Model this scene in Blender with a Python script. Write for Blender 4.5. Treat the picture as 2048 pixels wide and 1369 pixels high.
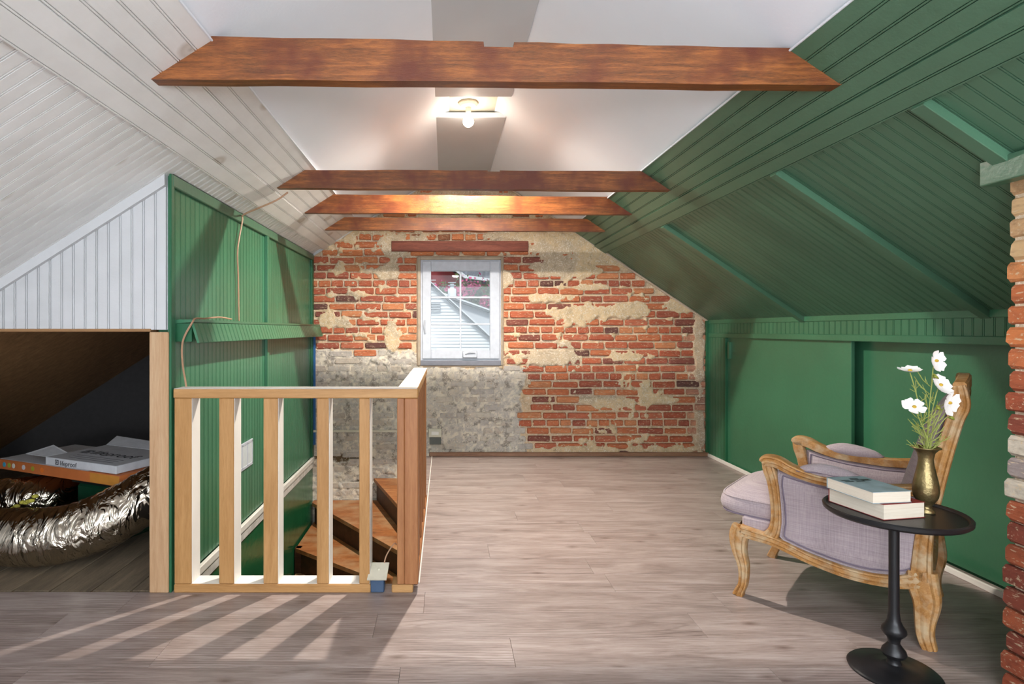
import bpy, math, random
import numpy as np
from mathutils import Vector, Matrix
random.seed(7); rng = np.random.default_rng(7)
PI = math.pi
for o in list(bpy.data.objects): bpy.data.objects.remove(o)
SC = bpy.context.scene
COL = SC.collection

# ------------------------------------------------------------------ camera
H = 1.12; F = 1150.0
cd = bpy.data.cameras.new('camera'); cam = bpy.data.objects.new('camera', cd); COL.objects.link(cam)
cam.location = (0, 0, H); cam.rotation_euler = (PI/2, 0, 0)
cd.sensor_width = 36; cd.lens = F/2048*36
cd.shift_x = 134/2048; cd.shift_y = -24.5/2048; cd.clip_start = .02
SC.camera = cam
# ------------------------------------------------------------------ world, lights, exposure
w = bpy.data.worlds.new('world'); SC.world = w; w.use_nodes = True
bg = w.node_tree.nodes['Background']; bg.inputs[0].default_value = (.80, .88, 1, 1); bg.inputs[1].default_value = .9
SC.view_settings.view_transform = 'Standard'; SC.view_settings.look = 'None'
SC.view_settings.gamma = 1; SC.view_settings.use_curve_mapping = False
SC.view_settings.exposure = 0.14
def area(name, loc, aim, sx, sy, power, col):
    l = bpy.data.lights.new(name, 'AREA'); l.shape = 'RECTANGLE'; l.size = sx; l.size_y = sy
    l.energy = power; l.color = col
    o = bpy.data.objects.new(name, l); COL.objects.link(o); o.location = loc
    o.rotation_euler = (Vector(aim)-Vector(loc)).to_track_quat('-Z', 'Y').to_euler()
    return o
area('rear_fill_light', (0.0, -1.45, 1.35), (0, 4, 1.2), 2.6, 1.3, 46, (.82, .91, 1))  # added soft cool fill from behind the camera; no window there
area('rear_right_light', (1.55, -1.1, 1.25), (.9, 4, 1.0), .45, .6, 28, (.90, .95, 1))  # unseen source, direction inferred from the table stem's shadow; no window modelled
#area('floor_level_window_light', (-1.2, -1.3, .75), (-1.0, 4, 1.2), 1.2, .8, 22, (.93, .96, 1))
BULB_E = 60.0; BULB_C = (1, .86, .70)
def lamp(name, kind, loc, power, col, r):
    l = bpy.data.lights.new(name, kind); l.energy = power; l.color = col; l.shadow_soft_size = r
    o = bpy.data.objects.new(name, l); COL.objects.link(o); o.location = loc; return l
sp_ = lamp('ceiling_bulb_light', 'SPOT', (.147, 3.62, H+1.262), 330, (1, .92, .82), .022); sp_.spot_size = math.radians(168); sp_.spot_blend = 1.0
lamp('rear_ridge_fill_light', 'POINT', (.2, -.7, 2.2), 18, (1, .95, .90), .08)  # added fill high behind the camera, stands for no known bulb
lamp('rear_low_fill_light', 'POINT', (-.5, -1.3, .95), 62, (.97, .98, 1), .12)  # added low fill to brighten slopes and eaves; no lamp stands there
sun_ = lamp('sun', 'SUN', (0, -5, 12), 1.5, (1, .97, .92), .0); sun_.angle = math.radians(8)
bpy.data.objects['sun'].rotation_euler = (math.radians(48), 0, math.radians(-18))

# ------------------------------------------------------------------ helpers
def tag(o, label=None, cat=None, group=None, kind=None):
    if label: o['label'] = label
    if cat: o['category'] = cat
    if group: o['group'] = group
    if kind: o['kind'] = kind
    return o
def empty(name, loc=(0, 0, 0), rz=0):
    o = bpy.data.objects.new(name, None); COL.objects.link(o); o.location = loc; o.rotation_euler = (0, 0, rz)
    o.empty_display_size = .05
    return o
class MB:
    def __init__(s): s.v = []; s.f = []
    def add(s, vs, fs):
        n = len(s.v); s.v += [tuple(p) for p in vs]; s.f += [tuple(i+n for i in f) for f in fs]; return s
    def box(s, x0, x1, y0, y1, z0, z1, b=0.0):
        if b <= 0:
            v = [(x, y, z) for x in (x0, x1) for y in (y0, y1) for z in (z0, z1)]
            return s.add(v, [(0, 1, 3, 2), (4, 6, 7, 5), (0, 4, 5, 1), (2, 3, 7, 6), (0, 2, 6, 4), (1, 5, 7, 3)])
        # chamfered along all edges: 24 verts
        c = ((x0+x1)/2, (y0+y1)/2, (z0+z1)/2); h = ((x1-x0)/2, (y1-y0)/2, (z1-z0)/2)
        V = []; idx = {}
        for sx in (-1, 1):
            for sy in (-1, 1):
                for sz in (-1, 1):
                    for a in range(3):
                        d = [h[0]-b, h[1]-b, h[2]-b]; d[a] = h[a]
                        idx[(sx, sy, sz, a)] = len(V)
                        V.append((c[0]+sx*d[0], c[1]+sy*d[1], c[2]+sz*d[2]))
        Fs = []
        for a in range(3):
            o1, o2 = [i for i in range(3) if i != a]
            for sg in (-1, 1):
                q = []
                for (p, r) in ((-1, -1), (1, -1), (1, 1), (-1, 1)):
                    k = [0, 0, 0]; k[a] = sg; k[o1] = p; k[o2] = r; q.append(idx[(*k, a)])
                Fs.append(q)
            for p in (-1, 1):
                for r in (-1, 1):
                    k1 = [0, 0, 0]; k1[o1] = p; k1[o2] = r; k1[a] = -1; k2 = list(k1); k2[a] = 1
                    Fs.append([idx[(*k1, o1)], idx[(*k2, o1)], idx[(*k2, o2)], idx[(*k1, o2)]])
        for sx in (-1, 1):
            for sy in (-1, 1):
                for sz in (-1, 1):
                    Fs.append([idx[(sx, sy, sz, a)] for a in range(3)])
        return s.add(V, Fs)
    def loft(s, rings, closed=True, cap=True):
        n = len(rings[0]); V = [p for r in rings for p in r]; Fs = []
        m = n if closed else n-1
        for i in range(len(rings)-1):
            for j in range(m):
                a = i*n+j; b = i*n+(j+1) % n
                Fs.append((a, b, b+n, a+n))
        if cap and closed:
            Fs.append(tuple(range(n))[::-1]); Fs.append(tuple((len(rings)-1)*n+j for j in range(n)))
        return s.add(V, Fs)
    def prism(s, poly, a0, a1, fn):
        """poly of 2-D points; fn(p,q,a)->3-D"""
        r0 = [fn(p, q, a0) for p, q in poly]; r1 = [fn(p, q, a1) for p, q in poly]
        return s.loft([r0, r1])
    def tube(s, pts, r, n=8, cap=True):
        pts = [Vector(p) for p in pts]; R = r if isinstance(r, (list, tuple)) else [r]*len(pts)
        rings = []; up = Vector((0, 0, 1)); prev = None
        for i, p in enumerate(pts):
            t = (pts[min(i+1, len(pts)-1)]-pts[max(i-1, 0)]).normalized()
            if prev is None:
                a = t.cross(up)
                if a.length < 1e-3: a = t.cross(Vector((1, 0, 0)))
                a.normalize()
            else:
                a = (prev - t*prev.dot(t)).normalized()
            prev = a; b = t.cross(a)
            rings.append([p+(a*math.cos(2*PI*k/n)+b*math.sin(2*PI*k/n))*R[i] for k in range(n)])
        return s.loft(rings, True, cap)
    def lathe(s, prof, n=32, c=(0, 0, 0)):
        rings = [[(c[0]+r*math.cos(2*PI*k/n), c[1]+r*math.sin(2*PI*k/n), c[2]+z) for k in range(n)] for r, z in prof]
        return s.loft(rings)
    def ball(s, c, r, n=12, m=8):
        rx, ry, rz = r if isinstance(r, tuple) else (r, r, r)
        return s.loft([[(c[0]+rx*math.sin(PI*i/m)*math.cos(2*PI*k/n), c[1]+ry*math.sin(PI*i/m)*math.sin(2*PI*k/n), c[2]+rz*math.cos(PI*i/m)) for k in range(n)] for i in [.05]+list(range(1, m))+[m-.05]])
    def mesh(s, name, mat=None, smooth=False):
        me = bpy.data.meshes.new(name); me.from_pydata([tuple(p) for p in s.v], [], s.f)
        if mat: me.materials.append(mat)
        import bmesh
        bm = bmesh.new(); bm.from_mesh(me); bmesh.ops.recalc_face_normals(bm, faces=bm.faces); bm.to_mesh(me); bm.free()
        if smooth:
            me.polygons.foreach_set('use_smooth', [True]*len(me.polygons))
            if smooth != 'all':
                try: me.set_sharp_from_angle(angle=math.radians(smooth if smooth is not True else 40))
                except Exception: pass
        me.update(); return me
    def build(s, name, mat, parent=None, smooth=False):
        return link(name, s.mesh(name, mat, smooth), parent)
def link(name, me, parent=None, M=None, color=None):
    o = bpy.data.objects.new(name, me); COL.objects.link(o)
    if parent: o.parent = parent
    if M is not None: o.matrix_local = M
    if color: o.color = (*color, 1)
    return o
def Mx(o, ax, ay, az, s=(1, 1, 1)):
    ax, ay, az = Vector(ax)*s[0], Vector(ay)*s[1], Vector(az)*s[2]
    return Matrix(((ax.x, ay.x, az.x, o[0]), (ax.y, ay.y, az.y, o[1]), (ax.z, ay.z, az.z, o[2]), (0, 0, 0, 1)))
def catmull(pts, n=6):
    P = [np.array(p, float) for p in pts]; P = [2*P[0]-P[1]]+P+[2*P[-1]-P[-2]]; out = []
    for i in range(1, len(P)-2):
        for k in range(n):
            t = k/n
            out.append(.5*((2*P[i])+(-P[i-1]+P[i+1])*t+(2*P[i-1]-5*P[i]+4*P[i+1]-P[i+2])*t*t+(-P[i-1]+3*P[i]-3*P[i+1]+P[i+2])*t**3))
    out.append(P[-2]); return out
def lin(r, g, b):
    f = lambda c: (c/255/12.92) if c/255 <= .04045 else ((c/255+.055)/1.055)**2.4
    return (f(r), f(g), f(b))

# ------------------------------------------------------------------ materials
def newmat(name):
    m = bpy.data.materials.new(name); m.use_nodes = True; nt = m.node_tree
    return m, nt, nt.nodes['Principled BSDF']
def coords(nt, scale=(1, 1, 1), rnd=True, src='Object'):
    tc = nt.nodes.new('ShaderNodeTexCoord'); mp = nt.nodes.new('ShaderNodeMapping')
    mp.inputs['Scale'].default_value = scale; out = tc.outputs[src]
    if rnd:
        oi = nt.nodes.new('ShaderNodeObjectInfo'); mul = nt.nodes.new('ShaderNodeMath'); mul.operation = 'MULTIPLY'; mul.inputs[1].default_value = 37
        nt.links.new(oi.outputs['Random'], mul.inputs[0]); ad = nt.nodes.new('ShaderNodeVectorMath'); ad.operation = 'ADD'
        nt.links.new(out, ad.inputs[0]); nt.links.new(mul.outputs[0], ad.inputs[1]); out = ad.outputs[0]
    nt.links.new(out, mp.inputs[0]); return mp.outputs[0]
def noise(nt, vec, scale, detail=4, rough=.55, dist=0):
    n = nt.nodes.new('ShaderNodeTexNoise'); n.inputs['Scale'].default_value = scale; n.inputs['Detail'].default_value = detail
    n.inputs['Roughness'].default_value = rough; n.inputs['Distortion'].default_value = dist
    nt.links.new(vec, n.inputs['Vector']); return n.outputs['Fac']
def ramp(nt, fac, stops):
    r = nt.nodes.new('ShaderNodeValToRGB'); e = r.color_ramp.elements
    while len(e) < len(stops): e.new(.5)
    for i, (p, c) in enumerate(stops): e[i].position = p; e[i].color = (*c, 1)
    nt.links.new(fac, r.inputs[0]); return r.outputs[0]
def mix(nt, fac, a, b, mode='MIX'):
    m = nt.nodes.new('ShaderNodeMix'); m.data_type = 'RGBA'; m.blend_type = mode
    for sock, v in ((m.inputs[0], fac), (m.inputs[6], a), (m.inputs[7], b)):
        if isinstance(v, (int, float)): sock.default_value = v
        elif isinstance(v, tuple): sock.default_value = (*v, 1) if len(v) == 3 else v
        else: nt.links.new(v, sock)
    return m.outputs[2]
def bump(nt, bs, fac, strength, dist=.01):
    b = nt.nodes.new('ShaderNodeBump'); b.inputs['Strength'].default_value = strength; b.inputs['Distance'].default_value = dist
    nt.links.new(fac, b.inputs['Height']); nt.links.new(b.outputs[0], bs.inputs['Normal'])
def paint(name, col, rough=.4, var=.12, sc=3, bmp=.15, bscale=60, spec=.5, sx=(1, 1, 1)):
    m, nt, bs = newmat(name); v = coords(nt, sx)
    n = noise(nt, v, sc, 5); d = tuple(c*(1-var) for c in col); l = tuple(min(1, c*(1+var)) for c in col)
    nt.links.new(ramp(nt, n, [(.3, d), (.7, l)]), bs.inputs['Base Color'])
    bs.inputs['Roughness'].default_value = rough; bs.inputs['Specular IOR Level'].default_value = spec
    if bmp: bump(nt, bs, noise(nt, v, bscale, 3), bmp, .004)
    return m
def wood(name, c1, c2, c3, stretch=(1, 12, 12), sc=3, rough=.5, bmp=.25, blot=None, spec=.4, src='Object'):
    m, nt, bs = newmat(name); v = coords(nt, stretch, src=src)
    n = noise(nt, v, sc, 8, .62, .6)
    col = ramp(nt, n, [(.28, c1), (.5, c2), (.72, c3)])
    fine = noise(nt, v, sc*9, 4, .7, .3)
    col = mix(nt, .35, col, ramp(nt, fine, [(.3, c1), (.7, c3)]))
    if blot:
        b = noise(nt, coords(nt, (1, 1, 1)), blot[1], 3, .6)
        col = mix(nt, ramp(nt, b, [(.45, (0, 0, 0)), (.68, (1, 1, 1))]), col, blot[0])
    nt.links.new(col, bs.inputs['Base Color']); bs.inputs['Roughness'].default_value = rough
    bs.inputs['Specular IOR Level'].default_value = spec
    bump(nt, bs, fine, bmp, .003); return m
def plain(name, col, rough=.5, metal=0, spec=.5):
    m, nt, bs = newmat(name); v = coords(nt); n = noise(nt, v, 25, 3)
    nt.links.new(ramp(nt, n, [(.3, tuple(c*.92 for c in col)), (.7, tuple(min(1, c*1.06) for c in col))]), bs.inputs['Base Color'])
    bs.inputs['Roughness'].default_value = rough; bs.inputs['Metallic'].default_value = metal; bs.inputs['Specular IOR Level'].default_value = spec
    return m

GREEN = paint('green_gloss_paint', lin(62, 118, 87), .28, .12, 2.2, .25, 40)
GREEN_C = paint('green_ceiling_paint', lin(76, 114, 90), .34, .12, 2.2, .25, 40)
GREEN_D = paint('green_dark_edge_paint', lin(36, 96, 64), .38, .12, 3, .2, 40)
def white_board_mat():
    m, nt, bs = newmat('white_washed_board'); v = coords(nt, (1, 1, 1))
    n = noise(nt, v, 4, 5); col = ramp(nt, n, [(.3, lin(222, 221, 219)), (.7, lin(238, 238, 237))])
    vo = nt.nodes.new('ShaderNodeTexVoronoi'); vo.voronoi_dimensions = '2D'; vo.inputs['Scale'].default_value = 1.5; nt.links.new(v, vo.inputs['Vector'])
    k = ramp(nt, vo.outputs['Distance'], [(.0, lin(150, 132, 108)), (.02, lin(214, 204, 190)), (.045, lin(186, 170, 150)), (.075, (1, 1, 1))])
    col = mix(nt, .55, col, k, 'MULTIPLY')
    nt.links.new(col, bs.inputs['Base Color']); bs.inputs['Roughness'].default_value = .42
    bump(nt, bs, noise(nt, coords(nt, (2, 14, 14)), 8, 3), .15, .003); return m
WHITEB = white_board_mat()
WHITE = paint('white_drywall', lin(236, 241, 248), .6, .02, 2, .08, 80)
WHITE_G = paint('grey_white_panel', lin(196, 200, 203), .6, .04, 2, .08, 80)
WHITE_P = paint('white_bead_paint', lin(198, 199, 201), .5, .05, 3, .15, 50)
VINYL = plain('white_vinyl', lin(186, 191, 201), .3)
BEAM = wood('stained_beam_wood', lin(46, 24, 10), lin(118, 66, 28), lin(180, 108, 52), (1.1, 14, 14), 5, .36, .4, (lin(96, 42, 18), 5))
LINTEL = wood('lintel_wood', lin(80, 34, 22), lin(128, 62, 44), lin(158, 92, 70), (1, 8, 8), 4, .6, .5)
PINE_Z = wood('pine_upright', lin(150, 106, 58), lin(174, 128, 76), lin(194, 150, 98), (9, 9, .8), 2.2, .5, .1)
PINE_X = wood('pine_flat', lin(152, 108, 60), lin(178, 132, 80), lin(196, 152, 100), (.8, 9, 9), 2.2, .5, .1)
POSTW = wood('cedar_post', lin(126, 78, 44), lin(154, 100, 60), lin(176, 122, 78), (9, 9, .7), 2.4, .5, .15)
STUDW = wood('pale_stud_wood', lin(156, 116, 80), lin(184, 146, 108), lin(204, 174, 140), (9, 9, .6), 2.2, .6, .1)
WPAINT = paint('brushed_white_primer', lin(238, 234, 226), .5, .05, 6, .2, 50)
OLDB = wood('old_attic_board', lin(78, 68, 56), lin(112, 98, 80), lin(140, 124, 102), (9, .9, 9), 2.4, .7, .5)
SHEATH = wood('roof_sheathing_wood', lin(130, 94, 58), lin(168, 124, 82), lin(196, 152, 106), (1.2, 10, 10), 3, .7, .4)
TREADW = wood('worn_tread_wood', lin(104, 54, 24), lin(160, 94, 48), lin(196, 138, 88), (1.2, 6, 6), 3, .5, .4, (lin(176, 138, 100), 5))
RISERW = wood('dark_riser_wood', lin(38, 22, 16), lin(66, 38, 26), lin(90, 54, 36), (1.2, 8, 8), 3, .5, .4)
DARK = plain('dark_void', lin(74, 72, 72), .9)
def floor_mat():
    m, nt, bs = newmat('grey_oak_laminate'); v = coords(nt, (1.0, 7, 1))
    n = noise(nt, v, 2.2, 8, .62, .9)
    c = ramp(nt, n, [(.25, lin(92, 76, 70)), (.44, lin(140, 122, 115)), (.58, lin(166, 150, 144)), (.8, lin(190, 178, 174))])
    f = noise(nt, coords(nt, (2, 40, 1)), 5, 5, .7, .2)
    c = mix(nt, .4, c, ramp(nt, f, [(.32, lin(108, 92, 86)), (.62, lin(184, 171, 166))]))
    wv = nt.nodes.new('ShaderNodeTexWave'); wv.wave_type = 'RINGS'; wv.rings_direction = 'Z'
    wv.inputs['Scale'].default_value = 6; wv.inputs['Distortion'].default_value = 5; wv.inputs['Detail'].default_value = 3; wv.inputs['Detail Scale'].default_value = 1.2
    nt.links.new(coords(nt, (.35, 3.5, 1)), wv.inputs['Vector'])
    msk = ramp(nt, noise(nt, coords(nt, (1, 2, 1)), 1.3, 2), [(.46, (0, 0, 0)), (.56, (1, 1, 1))])
    c = mix(nt, msk, c, mix(nt, 1.0, c, ramp(nt, wv.outputs['Fac'], [(.0, (.66, .62, .60)), (.18, (1, 1, 1)), (.8, (1, 1, 1)), (1, (1.12, 1.12, 1.12))]), 'MULTIPLY'))
    vo = nt.nodes.new('ShaderNodeTexVoronoi'); vo.voronoi_dimensions = '2D'; vo.inputs['Scale'].default_value = 1.6; nt.links.new(coords(nt, (1, 2.2, 1)), vo.inputs['Vector'])
    c = mix(nt, .8, c, ramp(nt, vo.outputs['Distance'], [(.0, (.36, .30, .27)), (.03, (.66, .62, .60)), (.07, (1, 1, 1))]), 'MULTIPLY')
    oi = nt.nodes.new('ShaderNodeObjectInfo')
    c = mix(nt, 1.0, c, ramp(nt, oi.outputs['Random'], [(0, (.9, .9, .9)), (1, (1.0, 1.0, 1.0))]), 'MULTIPLY')
    nt.links.new(c, bs.inputs['Base Color']); bs.inputs['Roughness'].default_value = .36
    bump(nt, bs, f, .12, .002); return m
FLOOR = floor_mat()
def brick_mat(name, attr):
    m, nt, bs = newmat(name)
    if attr:
        a = nt.nodes.new('ShaderNodeAttribute'); a.attribute_name = 'Col'; base = a.outputs['Color']; v = coords(nt, (1, 1, 1), False)
    else:
        oi = nt.nodes.new('ShaderNodeObjectInfo'); base = oi.outputs['Color']; v = coords(nt, (1, 1, 1), True, 'Generated')
    s = 1.0 if attr else .12
    n = noise(nt, v, 22*s, 5, .65); c = mix(nt, .75, base, ramp(nt, n, [(.25, (.5, .45, .42)), (.5, (.95, .95, .95)), (.75, (1.2, 1.15, 1.1))]), 'MULTIPLY')
    n2 = noise(nt, v, 60*s, 3, .6); c = mix(nt, ramp(nt, n2, [(.58, (0, 0, 0)), (.66, (.75, .75, .75))]), c, lin(206, 184, 152))
    nt.links.new(c, bs.inputs['Base Color']); bs.inputs['Roughness'].default_value = .85
    bump(nt, bs, noise(nt, v, 70*s, 4, .7), .6, .006); return m
BRICK = brick_mat('brick_clay', False); BRICKA = brick_mat('brick_clay_far', True)
def mortar_mat():
    m, nt, bs = newmat('lime_mortar'); a = nt.nodes.new('ShaderNodeAttribute'); a.attribute_name = 'Col'; v = coords(nt, (1, 1, 1), False)
    n = noise(nt, v, 14, 6, .7); c = mix(nt, .8, a.outputs['Color'], ramp(nt, n, [(.3, (.62, .6, .58)), (.5, (.98, .98, .98)), (.7, (1.15, 1.12, 1.08))]), 'MULTIPLY')
    n2 = noise(nt, v, 38, 3, .6, 2.2); c = mix(nt, ramp(nt, n2, [(.54, (0, 0, 0)), (.60, (.8, .8, .8))]), c, lin(226, 214, 196))
    n3 = noise(nt, v, 26, 4, .7, 1.5); c = mix(nt, ramp(nt, n3, [(.29, (.9, .9, .9)), (.34, (0, 0, 0))]), c, lin(104, 90, 78))
    nt.links.new(c, bs.inputs['Base Color']); bs.inputs['Roughness'].default_value = .9
    bump(nt, bs, noise(nt, v, 45, 5, .7), .7, .008); return m
MORTAR = mortar_mat()
def fabric_mat(name, c1, c2):
    m, nt, bs = newmat(name); a = noise(nt, coords(nt, (3, 3, 160)), 3, 2); b = noise(nt, coords(nt, (160, 160, 3)), 3, 2)
    c = mix(nt, .5, ramp(nt, a, [(.35, c1), (.65, c2)]), ramp(nt, b, [(.35, c1), (.65, c2)]))
    nt.links.new(c, bs.inputs['Base Color']); bs.inputs['Roughness'].default_value = .9; bs.inputs['Specular IOR Level'].default_value = .2
    try: bs.inputs['Sheen Weight'].default_value = .2
    except Exception: pass
    bump(nt, bs, a, .2, .002); return m
LINEN = fabric_mat('lilac_grey_linen', lin(148, 134, 140), lin(184, 170, 172))
PIPE = plain('dark_piping', lin(120, 108, 122), .9)
CHAIRW = wood('limed_oak_frame', lin(128, 80, 34), lin(172, 120, 60), lin(200, 156, 100), (7, 7, 7), 4, .5, .5, (lin(190, 164, 128), 18))
BLACK = plain('black_iron', lin(34, 34, 36), .38, .3)
BRASS = paint('aged_brass', lin(138, 122, 84), .36, .35, 22, .5, 70); BRASS.node_tree.nodes['Principled BSDF'].inputs['Metallic'].default_value = .85
def foil_mat():
    m, nt, bs = newmat('crinkled_foil'); v = coords(nt, (6, 2.5, 2.5)); bs.inputs['Base Color'].default_value = (*lin(196, 186, 170), 1)
    bs.inputs['Metallic'].default_value = 1; bs.inputs['Roughness'].default_value = .16
    bump(nt, bs, noise(nt, v, 3.0, 3, .55, .8), .8, .04); return m
FOIL = foil_mat()
PAGES = wood('book_pages', lin(214, 200, 178), lin(232, 220, 202), lin(240, 232, 216), (1, 1, 60), 4, .8, .2)
PETAL = plain('white_petal', lin(246, 244, 240), .6); STEM = plain('green_stem', lin(150, 160, 84), .6); YEL = plain('flower_eye', lin(196, 160, 50), .7)
CARD_W = plain('white_carton', lin(206, 208, 212), .6); CARD_O = paint('orange_carton', lin(198, 112, 58), .6, .15, 6, 0); CARD_B = plain('brown_carton', lin(150, 112, 74), .8)
INK = plain('black_ink', lin(34, 34, 40), .7)
CREAM = plain('cream_plastic', lin(212, 206, 186), .4); BLUE = plain('blue_plastic', lin(62, 84, 112), .4); COPPERW = plain('tan_cable', lin(178, 140, 112), .5); GREYC = plain('grey_cable', lin(92, 84, 80), .5)
TAPE = plain('blue_tape', lin(36, 92, 150), .6)

# ------------------------------------------------------------------ slopes and shell
YB = 5.11                      # face of the brick gable
XL, XR = -1.18, 2.33           # stair partition, right knee wall
Y0 = -1.6
def RP(h, t=0, y=0):           # right slope, h above eye level, t into the room
    return (2.458-1.49*h - .557*t, y, H+h-.830*t)
def LP(h, t=0, y=0):
    return (-2.228+1.575*h + .536*t, y, H+h-.844*t)
dR, nR = (.8303, 0, -.5573), (-.5573, 0, -.8303); dL, nL = (-.8442, 0, -.5360), (.5360, 0, -.8442)
def struct(o, label=None): return tag(o, label, None, None, 'structure')

ceil = struct(empty('ceiling', (0, 0, 2.5)), 'gabled attic ceiling, white on the left and top, green on the right')
IC = Matrix.Translation((0, 0, -2.5))
def cchild(name, me, M=Matrix.Identity(4), label=None):
    o = link(name, me, ceil, IC @ M)
    if label: o['label'] = label
    return o
def slab(P, h0, h1, t0, t1, y0, y1):
    m = MB(); m.loft([[P(h0, t0, y), P(h1, t0, y), P(h1, t1, y), P(h0, t1, y)] for y in (y0, y1)]); return m
# outer slabs: drywall above, board backing below
cchild('drywall_slope', slab(LP, .93, 1.56, -.10, 0, Y0, YB).mesh('drywall_slope', WHITE), label='white drywall slope left of the ridge')
cchild('drywall_slope', slab(RP, .898, 1.56, -.10, 0, Y0, YB).mesh('drywall_slope', WHITE), label='white drywall slope right of the ridge')
cchild('slope_backing', slab(LP, -.30, .93, -.10, -.012, Y0, 2.50).mesh('slope_backing', WHITEB), label='white board slope backing')
cchild('slope_backing', slab(LP, .60, .93, -.10, -.012, 2.50, YB).mesh('slope_backing', WHITEB))
cchild('slope_backing', slab(RP, .03, .898, -.10, -.012, Y0, YB).mesh('slope_backing', GREEN_C), label='green board slope backing')
# ridge strip with a gap for the lamp
for a, b in ((Y0, 3.40), (3.73, YB)):
    cchild('ridge_panel', MB().box(-.067, .394, a, b, H+1.378, H+1.412, .002).mesh('ridge_panel', WHITE_G), label='flat grey white panel along the ridge')
cchild('lamp_board', MB().box(.0, .34, 3.30, 3.83, H+1.432, H+1.45, .002).mesh('lamp_board', paint('cream_board', lin(222, 216, 200), .6, .08, 5)), label='cream board recessed above the ridge gap')
# bead board profile
BW = .05
def bead_mesh(name, width, length, mat, bead=True):
    w_ = width
    d = .0055 if mat in (GREEN, GREEN_C) else .0048
    g = .0030 if mat in (GREEN, GREEN_C) or length > 3 else .0042
    prof = [(0, -.011), (0, 0), (w_-.0075-g, 0), (w_-.0074-g, -d), (w_-.0076, -d), (w_-.0075, 0), (w_-g, 0), (w_-g+.0001, -d), (w_, -d), (w_, -.011)]
    m = MB(); m.loft([[(0, p, t) for p, t in prof], [(length, p, t) for p, t in prof]]); return m.mesh(name, mat)
def bridge(h0, h1, k): return abs(h1-h0)*k
# cross boards
LR = bridge(.04, .6916, 1.794); meR = bead_mesh('bead_board', BW, LR, GREEN_C)
y = .60
while y < YB-.02:
    cchild('bead_board', meR, Mx(RP(.6916, 0, y), dR, (0, 1, 0), nR)); y += BW
LL = bridge(-.22, .7255, 1.866); meL = bead_mesh('bead_board', BW, LL, WHITEB); meL2 = bead_mesh('bead_board', BW, .10, WHITEB)
y = .93
while y < YB-.02:
    cchild('bead_board', meL if y < 2.44 else meL2, Mx(LP(.7255, 0, y), dL, (0, 1, 0), nL)); y += BW
# long boards near the top of each slope
hs = [.9047, .868, .831, .794, .7575, .7245, .6880]
for i in range(6):
    wd = (hs[i]-hs[i+1])*1.794
    me = bead_mesh('long_board', wd, YB-Y0, GREEN_C)
    cchild('long_board', me, Mx(RP(hs[i], .012+(.006 if i > 3 else 0), Y0), (0, 1, 0), dR, nR))
hs = [.937, .9025, .867, .8315, .796, .7610, .7215]
for i in range(6):
    wd = (hs[i]-hs[i+1])*1.866
    me = bead_mesh('long_board', wd, YB-Y0, WHITEB)
    cchild('long_board', me, Mx(LP(hs[i], .012+(.006 if i > 3 else 0), Y0), (0, 1, 0), dL, nL))
# battens on the green slope
for yb in (1.70, 2.46, 3.73):
    m = MB(); m.box(0, LR-.02 if yb > 2 else .36, 0, .05, 0, .028, .002)
    cchild('batten', m.mesh('batten', GREEN_C), Mx(RP(.690, 0, yb), dR, (0, 1, 0), nR), 'green batten running down the slope')
m = MB(); m.box(0, .36, .8, 1.78, 0, .05, .002)
# header rail on the slope over the chimney
m = MB(); p = RP(.50, 0); m.box(p[0]-.05, p[0]+.0, .6, 1.79, p[2]-.055, p[2]+.02, .003)
cchild('chimney_header', m.mesh('chimney_header', GREEN_C), label='green trim rail above the brick chimney')
# thin drywall edge beads
for P, h in ((LP, .937), (RP, .9047)):
    a = P(h, .012); cchild('edge_bead', MB().tube([(a[0], Y0, a[2]), (a[0], YB, a[2])], .004, 6).mesh('edge_bead', WHITE))

# ------------------------------------------------------------------ back wall of brick
def vnoise(x, z, s, seed):
    r = np.random.default_rng(seed); T = r.random((256, 256)); X = x*s+1000; Z = z*s+1000
    xi = np.floor(X).astype(int); zi = np.floor(Z).astype(int); fx = X-xi; fz = Z-zi; fx = fx*fx*(3-2*fx); fz = fz*fz*(3-2*fz)
    g = lambda a, b: T[a % 256, b % 256]
    return (g(xi, zi)*(1-fx)+g(xi+1, zi)*fx)*(1-fz)+(g(xi, zi+1)*(1-fx)+g(xi+1, zi+1)*fx)*fz
def fbm(x, z, s, seed, o=4):
    t = 0; a = .5
    for i in range(o): t = t+a*vnoise(x, z, s*2**i, seed+i); a *= .5
    return t
ell = [(930, 405, 150, 45), (1110, 490, 75, 32), (1190, 500, 65, 38), (1240, 520, 40, 18), (1130, 540, 90, 20), (1150, 628, 70, 26), (1250, 620, 60, 18), (1100, 598, 60, 12), (1090, 715, 75, 18),
       (1260, 712, 55, 14), (1295, 790, 27, 32), (1215, 805, 65, 12), (1330, 800, 45, 9), (1150, 902, 100, 10), (1330, 900, 80, 12), (665, 645, 45, 18), (790, 492, 40, 28), (775, 545, 26, 18), (725, 462, 55, 13),
       (785, 675, 20, 36), (1398, 700, 14, 90), (1398, 860, 14, 60), (1365, 612, 45, 16), (1010, 560, 20, 20), (860, 905, 60, 10), (1020, 470, 60, 12), (1180, 575, 40, 8), (1340, 560, 30, 14), (700, 480, 14, 12)]
def patch(X, z):
    px = 890+X*225; py = 660-(z-H)*225; m = np.full(np.shape(X), -.17)
    for cx, cy, rx, ry in ell: m = np.maximum(m, 1-((px-cx)/rx)**2-((py-cy)/ry)**2)
    return m+(fbm(X, z, 14, 11)-.47)*1.9+(fbm(X, z, 3, 17)-.47)*.8
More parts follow.
